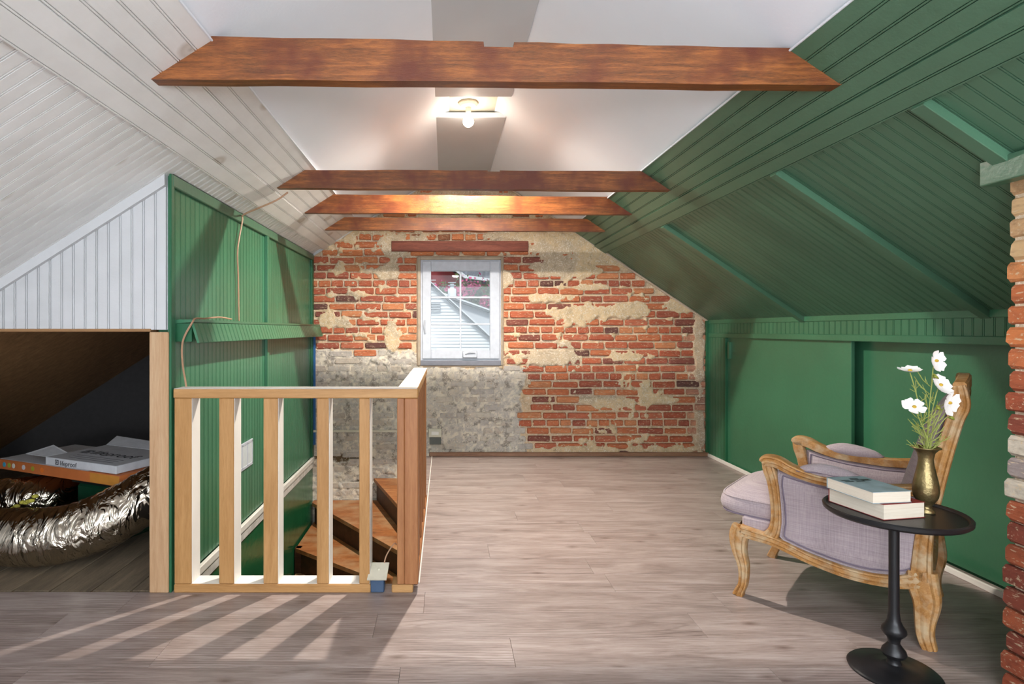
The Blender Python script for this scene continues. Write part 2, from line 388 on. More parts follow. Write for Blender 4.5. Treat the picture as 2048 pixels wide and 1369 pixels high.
def greyz(X, z):              # whitewashed zone, low on the left
    X = np.asarray(X, float); z = np.asarray(z, float)
    lim = np.where(X < -.2, .93, .78); e = (fbm(X, z, 5, 23)-.47)*.22
    return ((z < lim+e) & (X < .70+e)).astype(float)
def gable(z):                 # x range of the gable at height z
    h = z-H; return max(-1.32, -2.228+1.575*h), min(2.40, 2.458-1.49*h)
WX0, WX1, WZ0, WZ1 = -.242, .512, H-.318, H+.645
wall_back = struct(empty('wall_back', (0, YB, 0)), 'bare brick gable wall with lime plaster patches and old whitewash')
IB = Matrix.Translation((0, -YB, 0))
st = .0095
gx = np.arange(-1.32, 2.42, st); gz = np.arange(-.80, 2.60, st); GX, GZ = np.meshgrid(gx, gz)
pm = patch(GX, GZ); gr = greyz(GX, GZ)
ss = lambda e0, e1, x: np.clip((x-e0)/(e1-e0), 0, 1)**2*(3-2*np.clip((x-e0)/(e1-e0), 0, 1))
hh = -.010+.006*(fbm(GX, GZ, 30, 31)-.5)
hh = hh*(1-ss(.0, .35, pm))+ss(.0, .35, pm)*(.013+.010*(fbm(GX, GZ, 9, 41)-.5)+.006*(fbm(GX, GZ, 40, 43)-.5))
hg = -.003+.026*(fbm(GX, GZ, 22, 51)-.47)
hh = np.where(gr > .5, np.maximum(hh, hg), hh)
# two bricks knocked out of the whitewash beside the stairs
for cx, cz, rx, rz in ((-.93, -.02, .28, .035), (-.75, -.245, .05, .035), (-.35, .02, .1, .02), (-.25, .30, .03, .04)):
    d = ((GX-cx)/rx)**2+((GZ-cz)/rz)**2+(fbm(GX, GZ, 20, 61)-.47)*1.6; hh = np.where(d < 1, -.03, hh)
def mixc(a, b, t): return a*(1-t[..., None])+b*t[..., None]
beige = np.array(lin(214, 188, 150)); tan = np.array(lin(186, 160, 128)); greyc = np.array(lin(198, 190, 180)); cgrey = np.array(lin(164, 156, 146)); mjoint = np.array(lin(212, 186, 152))
cc = mixc(np.broadcast_to(mjoint, GX.shape+(3,)), np.broadcast_to(beige, GX.shape+(3,)), ss(-.1, .3, pm))
cg = ss(.52, .6, fbm(GX, GZ, 2.3, 71)); cc = mixc(cc, np.broadcast_to(cgrey, cc.shape), cg*.4)
cc = mixc(cc, np.broadcast_to(greyc, cc.shape), gr)
cc = mixc(cc, np.broadcast_to(np.array(lin(226, 216, 198)), cc.shape), gr*ss(.48, .56, fbm(GX, GZ, 30, 81)))
cc = mixc(cc, np.broadcast_to(np.array(lin(140, 130, 120)), cc.shape), gr*ss(.54, .62, fbm(GX, GZ, 22, 85))*.8)
cc = mixc(cc, np.broadcast_to(np.array(lin(198, 172, 150)), cc.shape), (1-gr)*ss(2.12, 2.30, GX)*ss(0, .1, GZ)*.8)
hol = hh < -.025; cc[hol] = lin(112, 88, 60)
lo = np.maximum(-1.32, -2.228+1.575*(GZ-H)); hi = np.minimum(2.40, 2.458-1.49*(GZ-H))
ins = (GX > lo-.02) & (GX < hi+.02) & ~((GX > WX0) & (GX < WX1) & (GZ > WZ0) & (GZ < WZ1))
nz, nx = GX.shape; idx = np.arange(nz*nx).reshape(nz, nx)
ok = ins[:-1, :-1] & ins[1:, :-1] & ins[:-1, 1:] & ins[1:, 1:]
q = np.stack([idx[:-1, :-1], idx[:-1, 1:], idx[1:, 1:], idx[1:, :-1]], -1)[ok]
used = np.unique(q); rem = -np.ones(nz*nx, int); rem[used] = np.arange(len(used)); q = rem[q]
V = np.stack([GX, -hh, GZ], -1).reshape(-1, 3)[used]
me = bpy.data.meshes.new('mortar'); me.vertices.add(len(V)); me.vertices.foreach_set('co', V.ravel().astype(np.float32))
me.loops.add(q.size); me.loops.foreach_set('vertex_index', q.ravel().astype(np.int32))
me.polygons.add(len(q)); me.polygons.foreach_set('loop_start', np.arange(0, q.size, 4, dtype=np.int32)); me.polygons.foreach_set('loop_total', np.full(len(q), 4, dtype=np.int32))
me.update(); me.validate()
ca = me.color_attributes.new('Col', 'FLOAT_COLOR', 'POINT'); C4 = np.ones((len(V), 4)); C4[:, :3] = cc.reshape(-1, 3)[used]; ca.data.foreach_set('color', C4.ravel().astype(np.float32))
me.polygons.foreach_set('use_smooth', [True]*len(q)); me.materials.append(MORTAR)
link('mortar', me, wall_back)['label'] = 'lime mortar and plaster between and over the bricks'
# solid wall core with the window opening
core = MB(); zt = 2.62; yb0, yb1 = .035, .24
core.box(-4.2, WX0, yb0, yb1, -2.6, zt); core.box(WX1, 2.55, yb0, yb1, -2.6, zt); core.box(WX0, WX1, yb0, yb1, -2.6, WZ0); core.box(WX0, WX1, yb0, yb1, WZ1, zt)
for a, b, c, d in ((WX0-.01, WX0+.012, WZ0, WZ1), (WX1-.012, WX1+.01, WZ0, WZ1), (WX0, WX1, WZ0-.01, WZ0+.012), (WX0, WX1, WZ1-.012, WZ1+.01)):
    core.box(a, b, -.004, .20, c, d)
cm = plain('mortar_core', lin(160, 140, 118), .9); core.build('wall_core', cm, wall_back)
# bricks
palette = [lin(194, 112, 74), lin(184, 98, 68), lin(174, 90, 64), lin(202, 130, 88), lin(162, 86, 66), lin(188, 106, 78), lin(134, 76, 64), lin(104, 66, 60)]
pw = [.2, .2, .18, .12, .12, .1, .05, .03]
def brick_mesh(seed, mat):
    r = random.Random(seed); m = MB(); j = lambda a: r.uniform(-a, a); x, z = .5, .5
    def out(ix, iz, cx, cz, y_, jx, jz):
        P = []
        for sx, sz in ((-1, -1), (1, -1), (1, 1), (-1, 1)):
            a, b = (sx*(x-ix), sz*(z-iz-cz)), (sx*(x-ix-cx), sz*(z-iz))
            for p in ((a, b) if sx*sz > 0 else (b, a)): P.append((p[0]+j(jx), y_+j(.03) if y_ < .2 else y_, p[1]+j(jz)))
        return P
    m.loft([out(.0, .0, .04, .16, 1, 0, 0), out(.0, .0, .035, .14, .3, .016, .05), out(.03, .10, .035, .12, .0, .012, .05)])
    return m.mesh('brick', mat)
bm_ = [brick_mesh(i, BRICK) for i in range(10)]
bricks = []; pitch = .069; z = -.78; row = 0
while z < 2.56:
    zc = z+pitch/2; a, b = gable(zc+pitch/2)
    header = row % 6 == 3; L = .105 if header else .205
    x = -1.36+(0 if row % 2 else -.107)+random.uniform(-.015, .015)
    while x < b:
        l = L*random.uniform(.84, 1.10); x0, x1 = x, x+l; x = x1+.015
        segs = [(max(x0, a), min(x1, b))]
        if zc > WZ0-.03 and zc < WZ1+.03:
            n = []
            for s0, s1 in segs:
                if s1 <= WX0-.0 or s0 >= WX1+.0: n.append((s0, s1))
                else:
                    if s0 < WX0-.03: n.append((s0, WX0-.008))
                    if s1 > WX1+.03: n.append((WX1+.008, s1))
            segs = n
        if H+.693 < zc < H+.80:   # lintel
            n = []
            for s0, s1 in segs:
                if s1 < -.48 or s0 > .745: n.append((s0, s1))
                elif s0 < -.53: n.append((s0, -.485))
                elif s1 > .79: n.append((.75, s1))
            segs = n
        for s0, s1 in segs:
            if s1-s0 < .035: continue
            xc = (s0+s1)/2; p = float(patch(np.array(xc), np.array(zc))); g = float(greyz(xc, zc))
            pv = [float(patch(np.array(s0), np.array(zc))), float(patch(np.array(s1), np.array(zc)))]
            if p > .55 and min(pv) > .4: continue
            if g > .5 and random.random() < .25: continue
            if g > .5: c = random.choice([lin(198, 190, 180), lin(206, 196, 182), lin(188, 180, 172), lin(198, 186, 172)]); 
            else: c = random.choices(palette, pw)[0]
            if g < .5 and xc > 2.2: c = tuple(.5*a_+.5*b_ for a_, b_ in zip(c, lin(204, 160, 136)))
            if g < .5 and zc > 1.75: c = tuple(.75*a_+.25*b_ for a_, b_ in zip(c, lin(226, 150, 88)))
            if g > .5 and random.random() < .015: c = lin(186, 90, 56)
            yo = (-.007 if g < .5 else .0)+random.uniform(-.003, .003)
            bricks.append((xc, zc, s1-s0, c, yo, g, max(p, -1)))
    z += pitch; row += 1
order = sorted(range(len(bricks)), key=lambda i: bricks[i][5]*2+max(0, bricks[i][6])+(.5 if bricks[i][2] < .09 else 0)+(3 if bricks[i][1] < -.1 or bricks[i][1] > 2.1 else 0)+random.random()*.05)
far_v, far_f, far_c = [], [], []
for rank, i in enumerate(order):
    xc, zc, L, c, yo, g, p = bricks[i]; hgt = pitch-.0155
    M = Mx((xc, yo, zc+random.uniform(-.004, .004)), (1, 0, random.uniform(-.025, .025)), (0, 1, 0), (0, 0, 1), (L, .035, hgt*random.uniform(.9, 1.06)))
    if rank < 300: link('brick', bm_[i % 10], wall_back, M, c)
    else:
        me0 = bm_[i % 10]; n = len(far_v); far_v += [tuple(M @ v.co) for v in me0.vertices]; far_f += [tuple(k+n for k in pl.vertices) for pl in me0.polygons]; far_c += [c]*len(me0.vertices)
mb = MB(); mb.add(far_v, far_f); me = bpy.data.meshes.new('brick'); me.from_pydata(far_v, [], far_f); me.materials.append(BRICKA)
ca = me.color_attributes.new('Col', 'FLOAT_COLOR', 'POINT'); C4 = np.ones((len(far_v), 4)); C4[:, :3] = np.array(far_c); ca.data.foreach_set('color', C4.ravel().astype(np.float32))
tag(link('brick', me, wall_back), 'remaining bricks, mostly whitewashed, beside the stairs', kind='stuff')
MB().box(-.475, .738, -.022, .05, H+.693, H+.787, .004).build('lintel', LINTEL, wall_back)['label'] = 'red-brown timber lintel above the window'
MB().box(-.14, 2.33, -.035, .03, 0, .035, .004).build('sill_plate', wood('sill_wood', lin(110, 74, 54), lin(144, 104, 80), lin(164, 126, 100), (1, 9, 9), 3), wall_back)['label'] = 'brown wood strip at the foot of the brick'
MB().tube([(-1.16, -.012, 1.80), (-.81, -.012, 2.03)], .01, 6).build('edge_trim', WHITE_P, wall_back)
def line_trim(P, ha, hb, mat):
    a = P(ha, .01); b = P(hb, .01); MB().tube([(a[0], -.012, a[2]), (b[0], -.012, b[2])], .009, 6).build('edge_trim', mat, wall_back)
line_trim(LP, .66, 1.37, WHITE_P); line_trim(RP, .08, 1.37, plain('pale_edge', lin(196, 176, 156), .6))

# ------------------------------------------------------------------ window
win = struct(empty('window_1', (.14, YB, H-.3)), 'small white casement window with grid bars in the brick gable')
IW = Matrix.Translation((-.14, -YB, -(H-.3)))
def wchild(name, mb_, mat, label=None, parent=None, smooth=False):
    o = mb_.build(name, mat, None, smooth); o.parent = parent or win; o.matrix_local = IW if parent is None else Matrix.Identity(4)
    if label: o['label'] = label
    return o
def PX(x): return (x-890)/225.0
def PZ(y): return H-(y-660)/225.0
def ring(x0, x1, z0, z1, w_, y0, y1, b=.002):
    m = MB(); m.box(x0, x0+w_, y0, y1, z0, z1, b); m.box(x1-w_, x1, y0, y1, z0, z1, b); m.box(x0+w_, x1-w_, y0, y1, z0, z0+w_, b); m.box(x0+w_, x1-w_, y0, y1, z1-w_, z1, b); return m
tr = MB(); tm = paint('mortared_jamb', lin(176, 160, 140), .85, .2, 9, .6, 60)
for a, b, c, d in ((WX0, PX(841), WZ0, WZ1), (PX(1002), WX1, WZ0, WZ1), (PX(841), PX(1002), PZ(520), WZ1), ): tr.box(a, b, YB-.012, YB+.12, c, d, .003)
wchild('jamb', tr, tm, 'weathered tan jamb around the white frame')
wchild('sill', MB().box(PX(841), PX(1002), YB-.012, YB+.12, WZ0, PZ(722), .003), plain('grey_sill', lin(122, 124, 134), .6), 'grey sill')
fr = wchild('frame', ring(PX(841), PX(1002), PZ(722), PZ(519), .03, YB+.012, YB+.1), VINYL)
gx0, gx1, gz0, gz1 = PX(862), PX(980), PZ(701), PZ(542)
s = MB(); x0, x1, z0, z1 = PX(845), PX(999), PZ(718), PZ(523); y0_, y1_ = YB-.004, YB+.06
s.box(x0, gx0, y0_, y1_, z0, z1, .003); s.box(gx1, x1, y0_, y1_, z0, z1, .003); s.box(gx0, gx1, y0_, y1_, z0, gz0, .003); s.box(gx0, gx1, y0_, y1_, gz1, z1, .003)
sash = wchild('sash', s, VINYL)
gm, nt, bs = newmat('window_glass'); tb = nt.nodes.new('ShaderNodeBsdfTransparent'); gl = nt.nodes.new('ShaderNodeBsdfGlossy'); gl.inputs['Roughness'].default_value = .02
fz = nt.nodes.new('ShaderNodeFresnel'); fz.inputs[0].default_value = 1.45; mxs = nt.nodes.new('ShaderNodeMixShader')
nt.links.new(fz.outputs[0], mxs.inputs[0]); nt.links.new(tb.outputs[0], mxs.inputs[1]); nt.links.new(gl.outputs[0], mxs.inputs[2]); nt.links.new(mxs.outputs[0], nt.nodes['Material Output'].inputs[0])
cols = [(gx0, PX(919.5)), (PX(922.5), gx1)]; rows = [(gz0, PZ(650)), (PZ(647.5), PZ(596.5)), (PZ(593.5), gz1)]
for a, b in cols:
    for c, d in rows: wchild('pane', MB().box(a-.003, b+.003, YB+.03, YB+.034, c-.003, d+.003), gm)
wchild('muntin', MB().box(PX(919.3), PX(922.8), YB+.02, YB+.044, gz0, gz1, .002), VINYL)
wchild('muntin', MB().box(gx0, gx1, YB+.018, YB+.046, PZ(597), PZ(593), .002), VINYL)
wchild('muntin', MB().box(gx0, gx1, YB+.018, YB+.046, PZ(650.5), PZ(647), .002), VINYL)
cr = MB(); cr.box(PX(925), PX(954), YB-.03, YB, PZ(716), PZ(702), .006); cr.tube([(PX(930), YB-.035, PZ(708)), (PX(938), YB-.042, PZ(705)), (PX(950), YB-.035, PZ(706))], .005, 6)
wchild('crank_handle', cr, VINYL, smooth=True)
wchild('latch', MB().tube([(PX(850), YB-.015, PZ(641)), (PX(849), YB-.02, PZ(653)), (PX(850.5), YB-.01, PZ(667))], .008, 6), VINYL, smooth=True)

# ------------------------------------------------------------------ right knee wall
wr = struct(empty('wall_right', (XR, 0, 0)), 'low green knee wall with sliding panels on the right')
def rchild(name, mb_, mat, label=None):
    o = mb_.build(name, mat); o.parent = wr; o.matrix_local = Matrix.Translation((-XR, 0, 0))
    if label: o['label'] = label
    return o
YD0, YD1 = -1.0, 4.80
rchild('wall_core', MB().box(XR+.12, XR+.2, Y0, YB, -.05, 1.35), GREEN_D)
rchild('top_rail', MB().box(XR, XR+.05, Y0, YB, H+.052, H+.115, .003), GREEN, 'smooth green rail under the slope')
rchild('band_backing', MB().box(XR+.012, XR+.11, Y0, YB, H-.03, H+.06), GREEN)
rchild('door_head_rail', MB().box(XR-.002, XR+.05, Y0, YB, H-.066, H-.028, .003), GREEN, 'green rail above the sliding panels')
meb = bead_mesh('bead_board', BW, .086, GREEN); y = .6
while y < YB-.05:
    o = link('bead_board', meb, wr, Mx((.006, y, H-.03), (0, 0, 1), (0, 1, 0), (-1, 0, 0))); y += BW
mes = bead_mesh('bead_board', BW, H-.066, GREEN)
for k in range(6): link('bead_board', mes, wr, Mx((.0, 4.81+k*BW, 0), (0, 0, 1), (0, 1, 0), (-1, 0, 0)))
rchild('jamb_board', MB().box(XR, XR+.10, 4.78, 4.815, 0, H-.066, .003), GREEN_D)
rchild('corner_strip', MB().box(XR-.02, XR+.02, YB-.03, YB, 0, H+.08, .003), GREEN_D)
# sliding panels
d1 = struct(MB().box(XR+.022, XR+.044, 3.33, 4.79, .006, H-.06, .002).build('door_1', GREEN), 'far green sliding panel of the knee wall')
hd = MB(); hd.box(XR+.002, XR+.024, 4.72, 4.75, H-.24, H-.10, .003); hd.build('pull', GREEN, d1)
d2 = struct(MB().box(XR+.088, XR+.108, -.6, 3.42, .006, H-.05, .002).build('door_2', GREEN), 'near green sliding panel behind the armchair')
bb = MB(); bb.box(XR-.012, XR+.0, Y0, YB-.03, 0, .028, .002)
struct(bb.build('baseboard_right', WPAINT), 'thin white strip along the foot of the green wall')

# ------------------------------------------------------------------ left side: stair partition, white header wall, eaves
wl = struct(empty('wall_left', (XL, 2.5, 0)), 'green beadboard partition along the stairwell')
IL = Matrix.Translation((-XL, -2.5, 0))
def lchild(name, mb_, mat, label=None):
    o = mb_.build(name, mat); o.parent = wl; o.matrix_local = IL
    if label: o['label'] = label
    return o
zt_ = H+.665
lchild('wall_core', MB().box(XL-.065, XL-.011, 2.50, YB+.03, -2.6, zt_), GREEN_D)
meg = bead_mesh('bead_board', BW, zt_, GREEN); y = 2.47
while y < YB-.01:
    link('bead_board', meg, wl, IL @ Mx((XL, y, 0.0), (0, 0, 1), (0, 1, 0), (1, 0, 0))); y += BW
lchild('end_board', MB().box(XL+.005, XL+.016, 2.447, 2.475, 0, zt_, .002), GREEN_D)
lchild('top_board', MB().box(XL, XL+.018, 2.46, YB, zt_-.05, zt_+.0, .003), GREEN_C, 'green board along the top of the partition')
lchild('batten', MB().box(XL, XL+.02, 3.76, 3.80, 0, zt_-.05, .002), GREEN)
lchild('batten', MB().box(XL, XL+.016, 5.05, YB, 0, zt_-.05, .002), GREEN_D)
lchild('plaster_dado', MB().box(XL-.012, XL+.004, 2.53, YB, -2.4, -.1), paint('green_gloss_plaster', lin(30, 96, 60), .2, .25, 3, .5, 12), 'glossy dark green plaster below floor level')
lchild('floor_trim', MB().box(XL, XL+.022, 2.53, YB, -.045, -.005, .004), paint('trim_white', lin(226, 224, 216), .4, .08, 8), 'white trim at floor level in the stairwell')
lchild('floor_trim', MB().box(XL, XL+.014, 2.53, YB, -.10, -.045, .004), paint('trim_worn', lin(206, 204, 198), .5, .25, 12), 'worn white lower trim')
lchild('blue_tape', MB().box(-1.166, -1.146, YB-.022, YB-.016, .10, H-.05), TAPE, 'strip of blue painter tape')
# header wall over the eaves opening
wf = struct(empty('wall_front_left', (-1.7, 2.46, H)), 'white beadboard gable panel above the eaves opening')
IFm = Matrix.Translation((1.7, -2.46, -H))
def hs_left(x): return (x+2.228)/1.575
mew = {}
x = XL-.012-BW
while x > -2.5:
    ht = hs_left(x+BW)-.0
    if ht > .02:
        o = link('bead_board', bead_mesh('bead_board', BW, 1, WHITE_P), wf, IFm @ Mx((x+BW, 2.455, H), (0, 0, 1), (-1, 0, 0), (0, -1, 0), (ht, 1, 1)))
    x -= BW
o = MB().loft([[(XL-.01, y_, H), (-2.4, y_, H), (-2.4, y_, H+.0), (XL-.01, y_, H+.665)] for y_ in (2.468, 2.50)]).build('panel_backing', WHITE_P); o.parent = wf; o.matrix_local = IFm
a = hs_left(XL-.01); m = MB(); m.loft([[(XL-.008, y_, H+a-.045), (XL-.008, y_, H+a+.02), (-2.45, y_, H+hs_left(-2.45)+.02), (-2.45, y_, H+hs_left(-2.45)-.045)] for y_ in (2.435, 2.456)])
o = m.build('slope_trim', WHITE_P); o.parent = wf; o.matrix_local = IFm
o = MB().box(-2.5, XL-.075, 2.45, 2.5, H-.008, H+.004).build('lower_edge', CARD_B); o.parent = wf; o.matrix_local = IFm
struct(MB().box(-2.52, -2.40, Y0, 2.47, -.05, H+.05).build('wall_far_left', WHITE_P), 'white low wall left of the frame')
pt = MB(); pt.box(-1.258, -1.176, 2.4445, 2.50, 0, H-.01, .003)
o = struct(pt.build('trim_1', STUDW), 'bare pine post between the eaves opening and the stair railing')
# eaves interior
ev = struct(empty('wall_eaves', (-2.5, 3.5, 0)), 'dark unfinished eaves space behind the opening')
IE = Matrix.Translation((2.5, -3.5, 0))
def echild(name, mb_, mat, label=None):
    o = mb_.build(name, mat); o.parent = ev; o.matrix_local = IE
    if label: o['label'] = label
    return o
echild('sheathing', slab(LP, -1.2, .62, -.10, -.02, 2.50, YB+.03), SHEATH, 'brown roof sheathing over the eaves')
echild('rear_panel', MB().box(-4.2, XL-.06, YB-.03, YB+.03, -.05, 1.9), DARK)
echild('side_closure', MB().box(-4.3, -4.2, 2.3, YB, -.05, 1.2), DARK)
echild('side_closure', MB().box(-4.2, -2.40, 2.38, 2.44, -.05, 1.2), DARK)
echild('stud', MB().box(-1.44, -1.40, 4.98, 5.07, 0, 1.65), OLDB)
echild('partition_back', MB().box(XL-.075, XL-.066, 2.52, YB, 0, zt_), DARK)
x = -4.1; bw_ = [.17, .15, .2, .16, .18]; k = 0
while x < -1.26:
    w_ = min(bw_[k % 5], -1.256-x); echild('old_floor_board', MB().box(x, x+w_-.006, 2.475, YB-.03, -.03, -.004+random.uniform(-.003, .001), .003), OLDB); x += w_; k += 1
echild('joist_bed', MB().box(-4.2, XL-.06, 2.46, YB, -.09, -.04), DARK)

# ------------------------------------------------------------------ rear wall
struct(MB().box(-2.6, 2.6, Y0-.1, Y0, -.05, 2.75).build('wall_rear', WHITE), 'white rear wall behind the viewer')

# ------------------------------------------------------------------ floor
fl = struct(empty('floor', (0, 0, 0)), 'grey oak laminate plank floor')
XH = -.13; pwid = .182; yy = Y0; rown = 0
def plank(x0, x1, y0, y1):
    if x1-x0 < .01 or y1-y0 < .01: return
    me = MB().box(-(x1-x0)/2, (x1-x0)/2, -(y1-y0)/2, (y1-y0)/2, -.012, 0, .0006).mesh('floor_plank', FLOOR)
    link('floor_plank', me, fl, Matrix.Translation(((x0+x1)/2, (y0+y1)/2, 0)))
edges = [Y0+.05+i*pwid for i in range(-1, 40)]
for y0 in edges:
    ya, yb_ = max(y0, Y0), min(y0+pwid, YB-.001)
    if yb_ <= ya: continue
    rown += 1
    x = -2.42-random.uniform(.1, 1.1)
    while x < XR+.08:
        xa, xb = x+.0004, x+1.22-.0004; x += 1.22
        xa = max(xa, -2.42); xb = min(xb, XR+.08)
        if xb <= xa: continue
        for (p0, p1, lim) in ((ya, min(yb_, 2.535), None), (max(ya, 2.535), yb_, -.20)):
            if p1-p0 < .005: continue
            a = xa if lim is None else max(xa, lim)
            if lim is None and p1 > 2.47 and a < -1.26: a = max(a, -1.26) if xb > -1.26 else a
            if lim is None and p1 > 2.47 and xb <= -1.26: continue
            plank(a, xb, p0, p1-.0008)
sub = MB(); sub.box(-2.5, XR+.09, Y0, 2.53, -.06, -.0125); sub.box(-.22, XR+.09, 2.53, YB, -.06, -.0125); sub.build('subfloor', CARD_B, fl)
well = MB(); well.box(-.22, -.19, 2.53, YB+.03, -2.6, -.0125); well.box(XL-.06, -.19, 2.50, 2.53, -2.6, -.0125); well.box(XL-.06, -.19, 2.5, YB+.03, -2.7, -2.6)
struct(well.build('wall_stairwell', GREEN), 'green walls lining the stairwell below floor level')

# ------------------------------------------------------------------ staircase
st_ = tag(empty('staircase', (-.6, 4.2, -.6)), 'worn brown winder stairs descending beside the brick wall', 'staircase')
IS = Matrix.Translation((.6, -4.2, .6))
def schild(name, mb_, mat, label=None):
    o = mb_.build(name, mat); o.parent = st_; o.matrix_local = IS
    if label: o['label'] = label
    return o
nb = [(-.225, 3.95), (-.225, 3.85), (-.225, 3.80), (-.225, 3.74)]
ne = [(-.63, 5.09), (-1.16, 5.02), (-1.16, 4.49), (-1.16, 4.02)]
zs = [-.195, -.39, -.58, -.775]
polys = [[(-.225, 3.95), (-.225, 5.09), (-.63, 5.09)],
         [(-.225, 3.80), (-.225, 4.05), (-.59, 5.09), (-1.16, 5.09), (-1.16, 5.02)],
         [(-.225, 3.72), (-.225, 3.90), (-1.16, 5.09), (-1.16, 4.47)],
         [(-.225, 3.62), (-.225, 3.82), (-1.16, 4.55), (-1.16, 4.0)]]
for k, (poly, zz) in enumerate(zip(polys, zs)):
    schild('tread', MB().prism(poly, zz-.03, zz, lambda p, q, a: (p, q, a)), TREADW)
    if k == 0: a, b = poly[0], poly[2]
    elif k == 1: a, b = poly[0], poly[4]
    else: a, b = poly[0], poly[3]
    d = Vector((b[0]-a[0], b[1]-a[1])).normalized(); nrm = Vector((d.y, -d.x)); 
    if nrm.y > 0: nrm = -nrm
    off = -nrm*.025
    A = Vector(a)+off; B = Vector(b)+off; A2 = A-nrm*.02; B2 = B-nrm*.02
    schild('riser', MB().prism([tuple(A), tuple(B), tuple(B2), tuple(A2)], zz-.20, zz-.03, lambda p, q, a_: (p, q, a_)), RISERW)
for k in range(4):
    y1_ = 3.78-k*.25; zz = -.97-k*.195
    schild('tread', MB().box(-1.16, -.225, y1_-.28, y1_, zz-.03, zz, .004), TREADW); schild('riser', MB().box(-1.16, -.225, y1_-.27, y1_-.25, zz-.2, zz-.03), RISERW)
schild('riser', MB().box(-.226, -.222, 3.9, 5.09, -.19, -.05), RISERW)
m = MB(); m.box(-1.168, -1.12, 4.47, 4.52, -.80, -.58); schild('stringer', m, RISERW)

# ------------------------------------------------------------------ stair railing
rl = tag(empty('stair_railing', (-.65, 2.49, 0)), 'pine stud railing around the stairwell with white primed inner faces', 'railing')
IRl = Matrix.Translation((.65, -2.49, 0))
def railc(name, mb_, mat, label=None, par=None):
    o = mb_.build(name, mat); o.parent = par or rl; o.matrix_local = IRl if par is None else Matrix.Identity(4)
    if label: o['label'] = label
    return o
KR = 2.444/F; rx = lambda p: (p-890)*KR
ztop, yf, yk = .868, 2.444, 2.533
railc('top_rail', MB().box(rx(346), rx(836), yf, yk, ztop-.040, ztop, .004), PINE_X)
railc('bottom_rail', MB().box(rx(347), rx(741), yf, yk, 0, .036, .004), PINE_X)
railc('bottom_rail', MB().box(rx(783), rx(826), yf, yk, 0, .034, .004), PINE_X)
wm = MB().box(rx(347), -.2052, yf+.003, yk, ztop, ztop+.0012); railc('primer_coat', wm, WPAINT, 'white primed top of the rail')
railc('primer_coat', MB().box(rx(347)+.002, rx(741), yf+.008, yk, .036, .0372), WPAINT, 'white primed top of the bottom rail')
def stud(p0, p1, mat=PINE_Z, z0=.036, primer=True, lean=0):
    a, b = rx(p0), rx(p1); m = MB(); m.box(a, b, yf+.004, yk-.002, z0, ztop-.04, .003)
    if lean: m.v = [(x_+lean*(v_z-z0)/(ztop-z0), y_, v_z) for x_, y_, v_z in m.v]
    s_ = railc('stud', m, mat)
    if primer:
        railc('primer_coat', MB().box(b, b+.0012, yf+.008, yk-.001, z0, ztop-.04), WPAINT, 'white primed side of the stud')
for p0, p1 in ((347.5, 382), (437, 467), (526, 555), (633, 657), (718, 739)): stud(p0, p1)
stud(794, 808.5, POSTW, .034, False, .0); stud(808.7, 836, POSTW, .034, False)
# the run along the stairwell edge
railc('top_rail', MB().box(-.205, -.118, yk, 3.78, ztop-.04, ztop, .004), PINE_X); railc('primer_coat', MB().box(-.2045, -.119, yf+.003, 3.78, ztop, ztop+.0012), WPAINT, 'white primed top of the side rail')
railc('bottom_rail', MB().box(-.205, -.118, yk, 3.78, 0, .036, .004), POSTW)
for yy_ in (2.78, 3.02, 3.26, 3.50, 3.735):
    a = MB().box(-.203, -.122, yy_-.02, yy_+.02, .036, ztop-.04, .003); railc('stud', a, POSTW)
struct(MB().box(-.118, -.112, 2.54, YB-.03, -.01, .006, .002).build('trim_2', WPAINT), 'white edge strip along the stairwell side of the floor')

# junction box at the railing foot
jb = tag(empty('junction_box', (rx(755), 2.45, 0)), 'blue junction box with a cream cover plate at the foot of the railing', 'electrical box')
m = MB(); m.box(-.03, .028, -.006, .05, .001, .055, .004); m.build('box_body', BLUE, jb)
m = MB(); m.loft([[(-.042, -.025, .062), (.040, -.025, .062), (.044, .06, .100), (-.036, .06, .100)], [(-.042, -.028, .067), (.040, -.028, .067), (.044, .057, .105), (-.036, .057, .105)]]); cp = m.build('cover_plate', CREAM, jb)
MB().ball((.002, .02, .09), .006, 8, 5).build('screw', CREAM, cp)
MB().tube(catmull([(.02, .05, .09), (.03, .07, .13), (.06, .10, .17), (.07, .12, .16)], 4), .003, 6).build('cable', COPPERW, jb)

# ------------------------------------------------------------------ collar beams
def beam(Yb, pts, d, label, notch=None):
    b = MB(); (lbx, lbh), (rbx, rbh), (rtx, rth), (ltx, lth) = pts; cx = (lbx+rbx)/2
    top = [(ltx, lth), (rtx, rth)]; poly = [(lbx, lbh)]
    n = 16; r = random.Random(int(Yb*100))
    for i in range(1, n): t = i/n; poly.append((lbx+(rbx-lbx)*t, lbh+(rbh-lbh)*t+r.uniform(-.002, .002)))
    poly += [(rbx, rbh), (rtx, rth)]
    rt = []
    for i in range(1, n): t = i/n; rt.append((rtx+(ltx-rtx)*t, rth+(lth-rth)*t+r.uniform(-.002, .002)))
    if notch:
        nx0, nx1, nd = notch; f = lambda x_: rth+(lth-rth)*(rtx-x_)/(rtx-ltx)
        rt = [p for p in rt if p[0] > nx1+.01]+[(nx1, f(nx1)), (nx1-.002, f(nx1)-nd), (nx0+.002, f(nx0)-nd), (nx0, f(nx0))]+[p for p in rt if p[0] < nx0-.01]
    poly += rt+[(ltx, lth)]
    me_ = MB(); zc = H+lbh; me_.prism([(p-cx, q+H-zc) for p, q in poly], -d/2, d/2, lambda p, q, a: (p, a, q))
    o = me_.build('collar_beam', BEAM); o.location = (cx, Yb+d/2, zc)
    return tag(o, label, 'beam', 'stained collar beams across the attic')
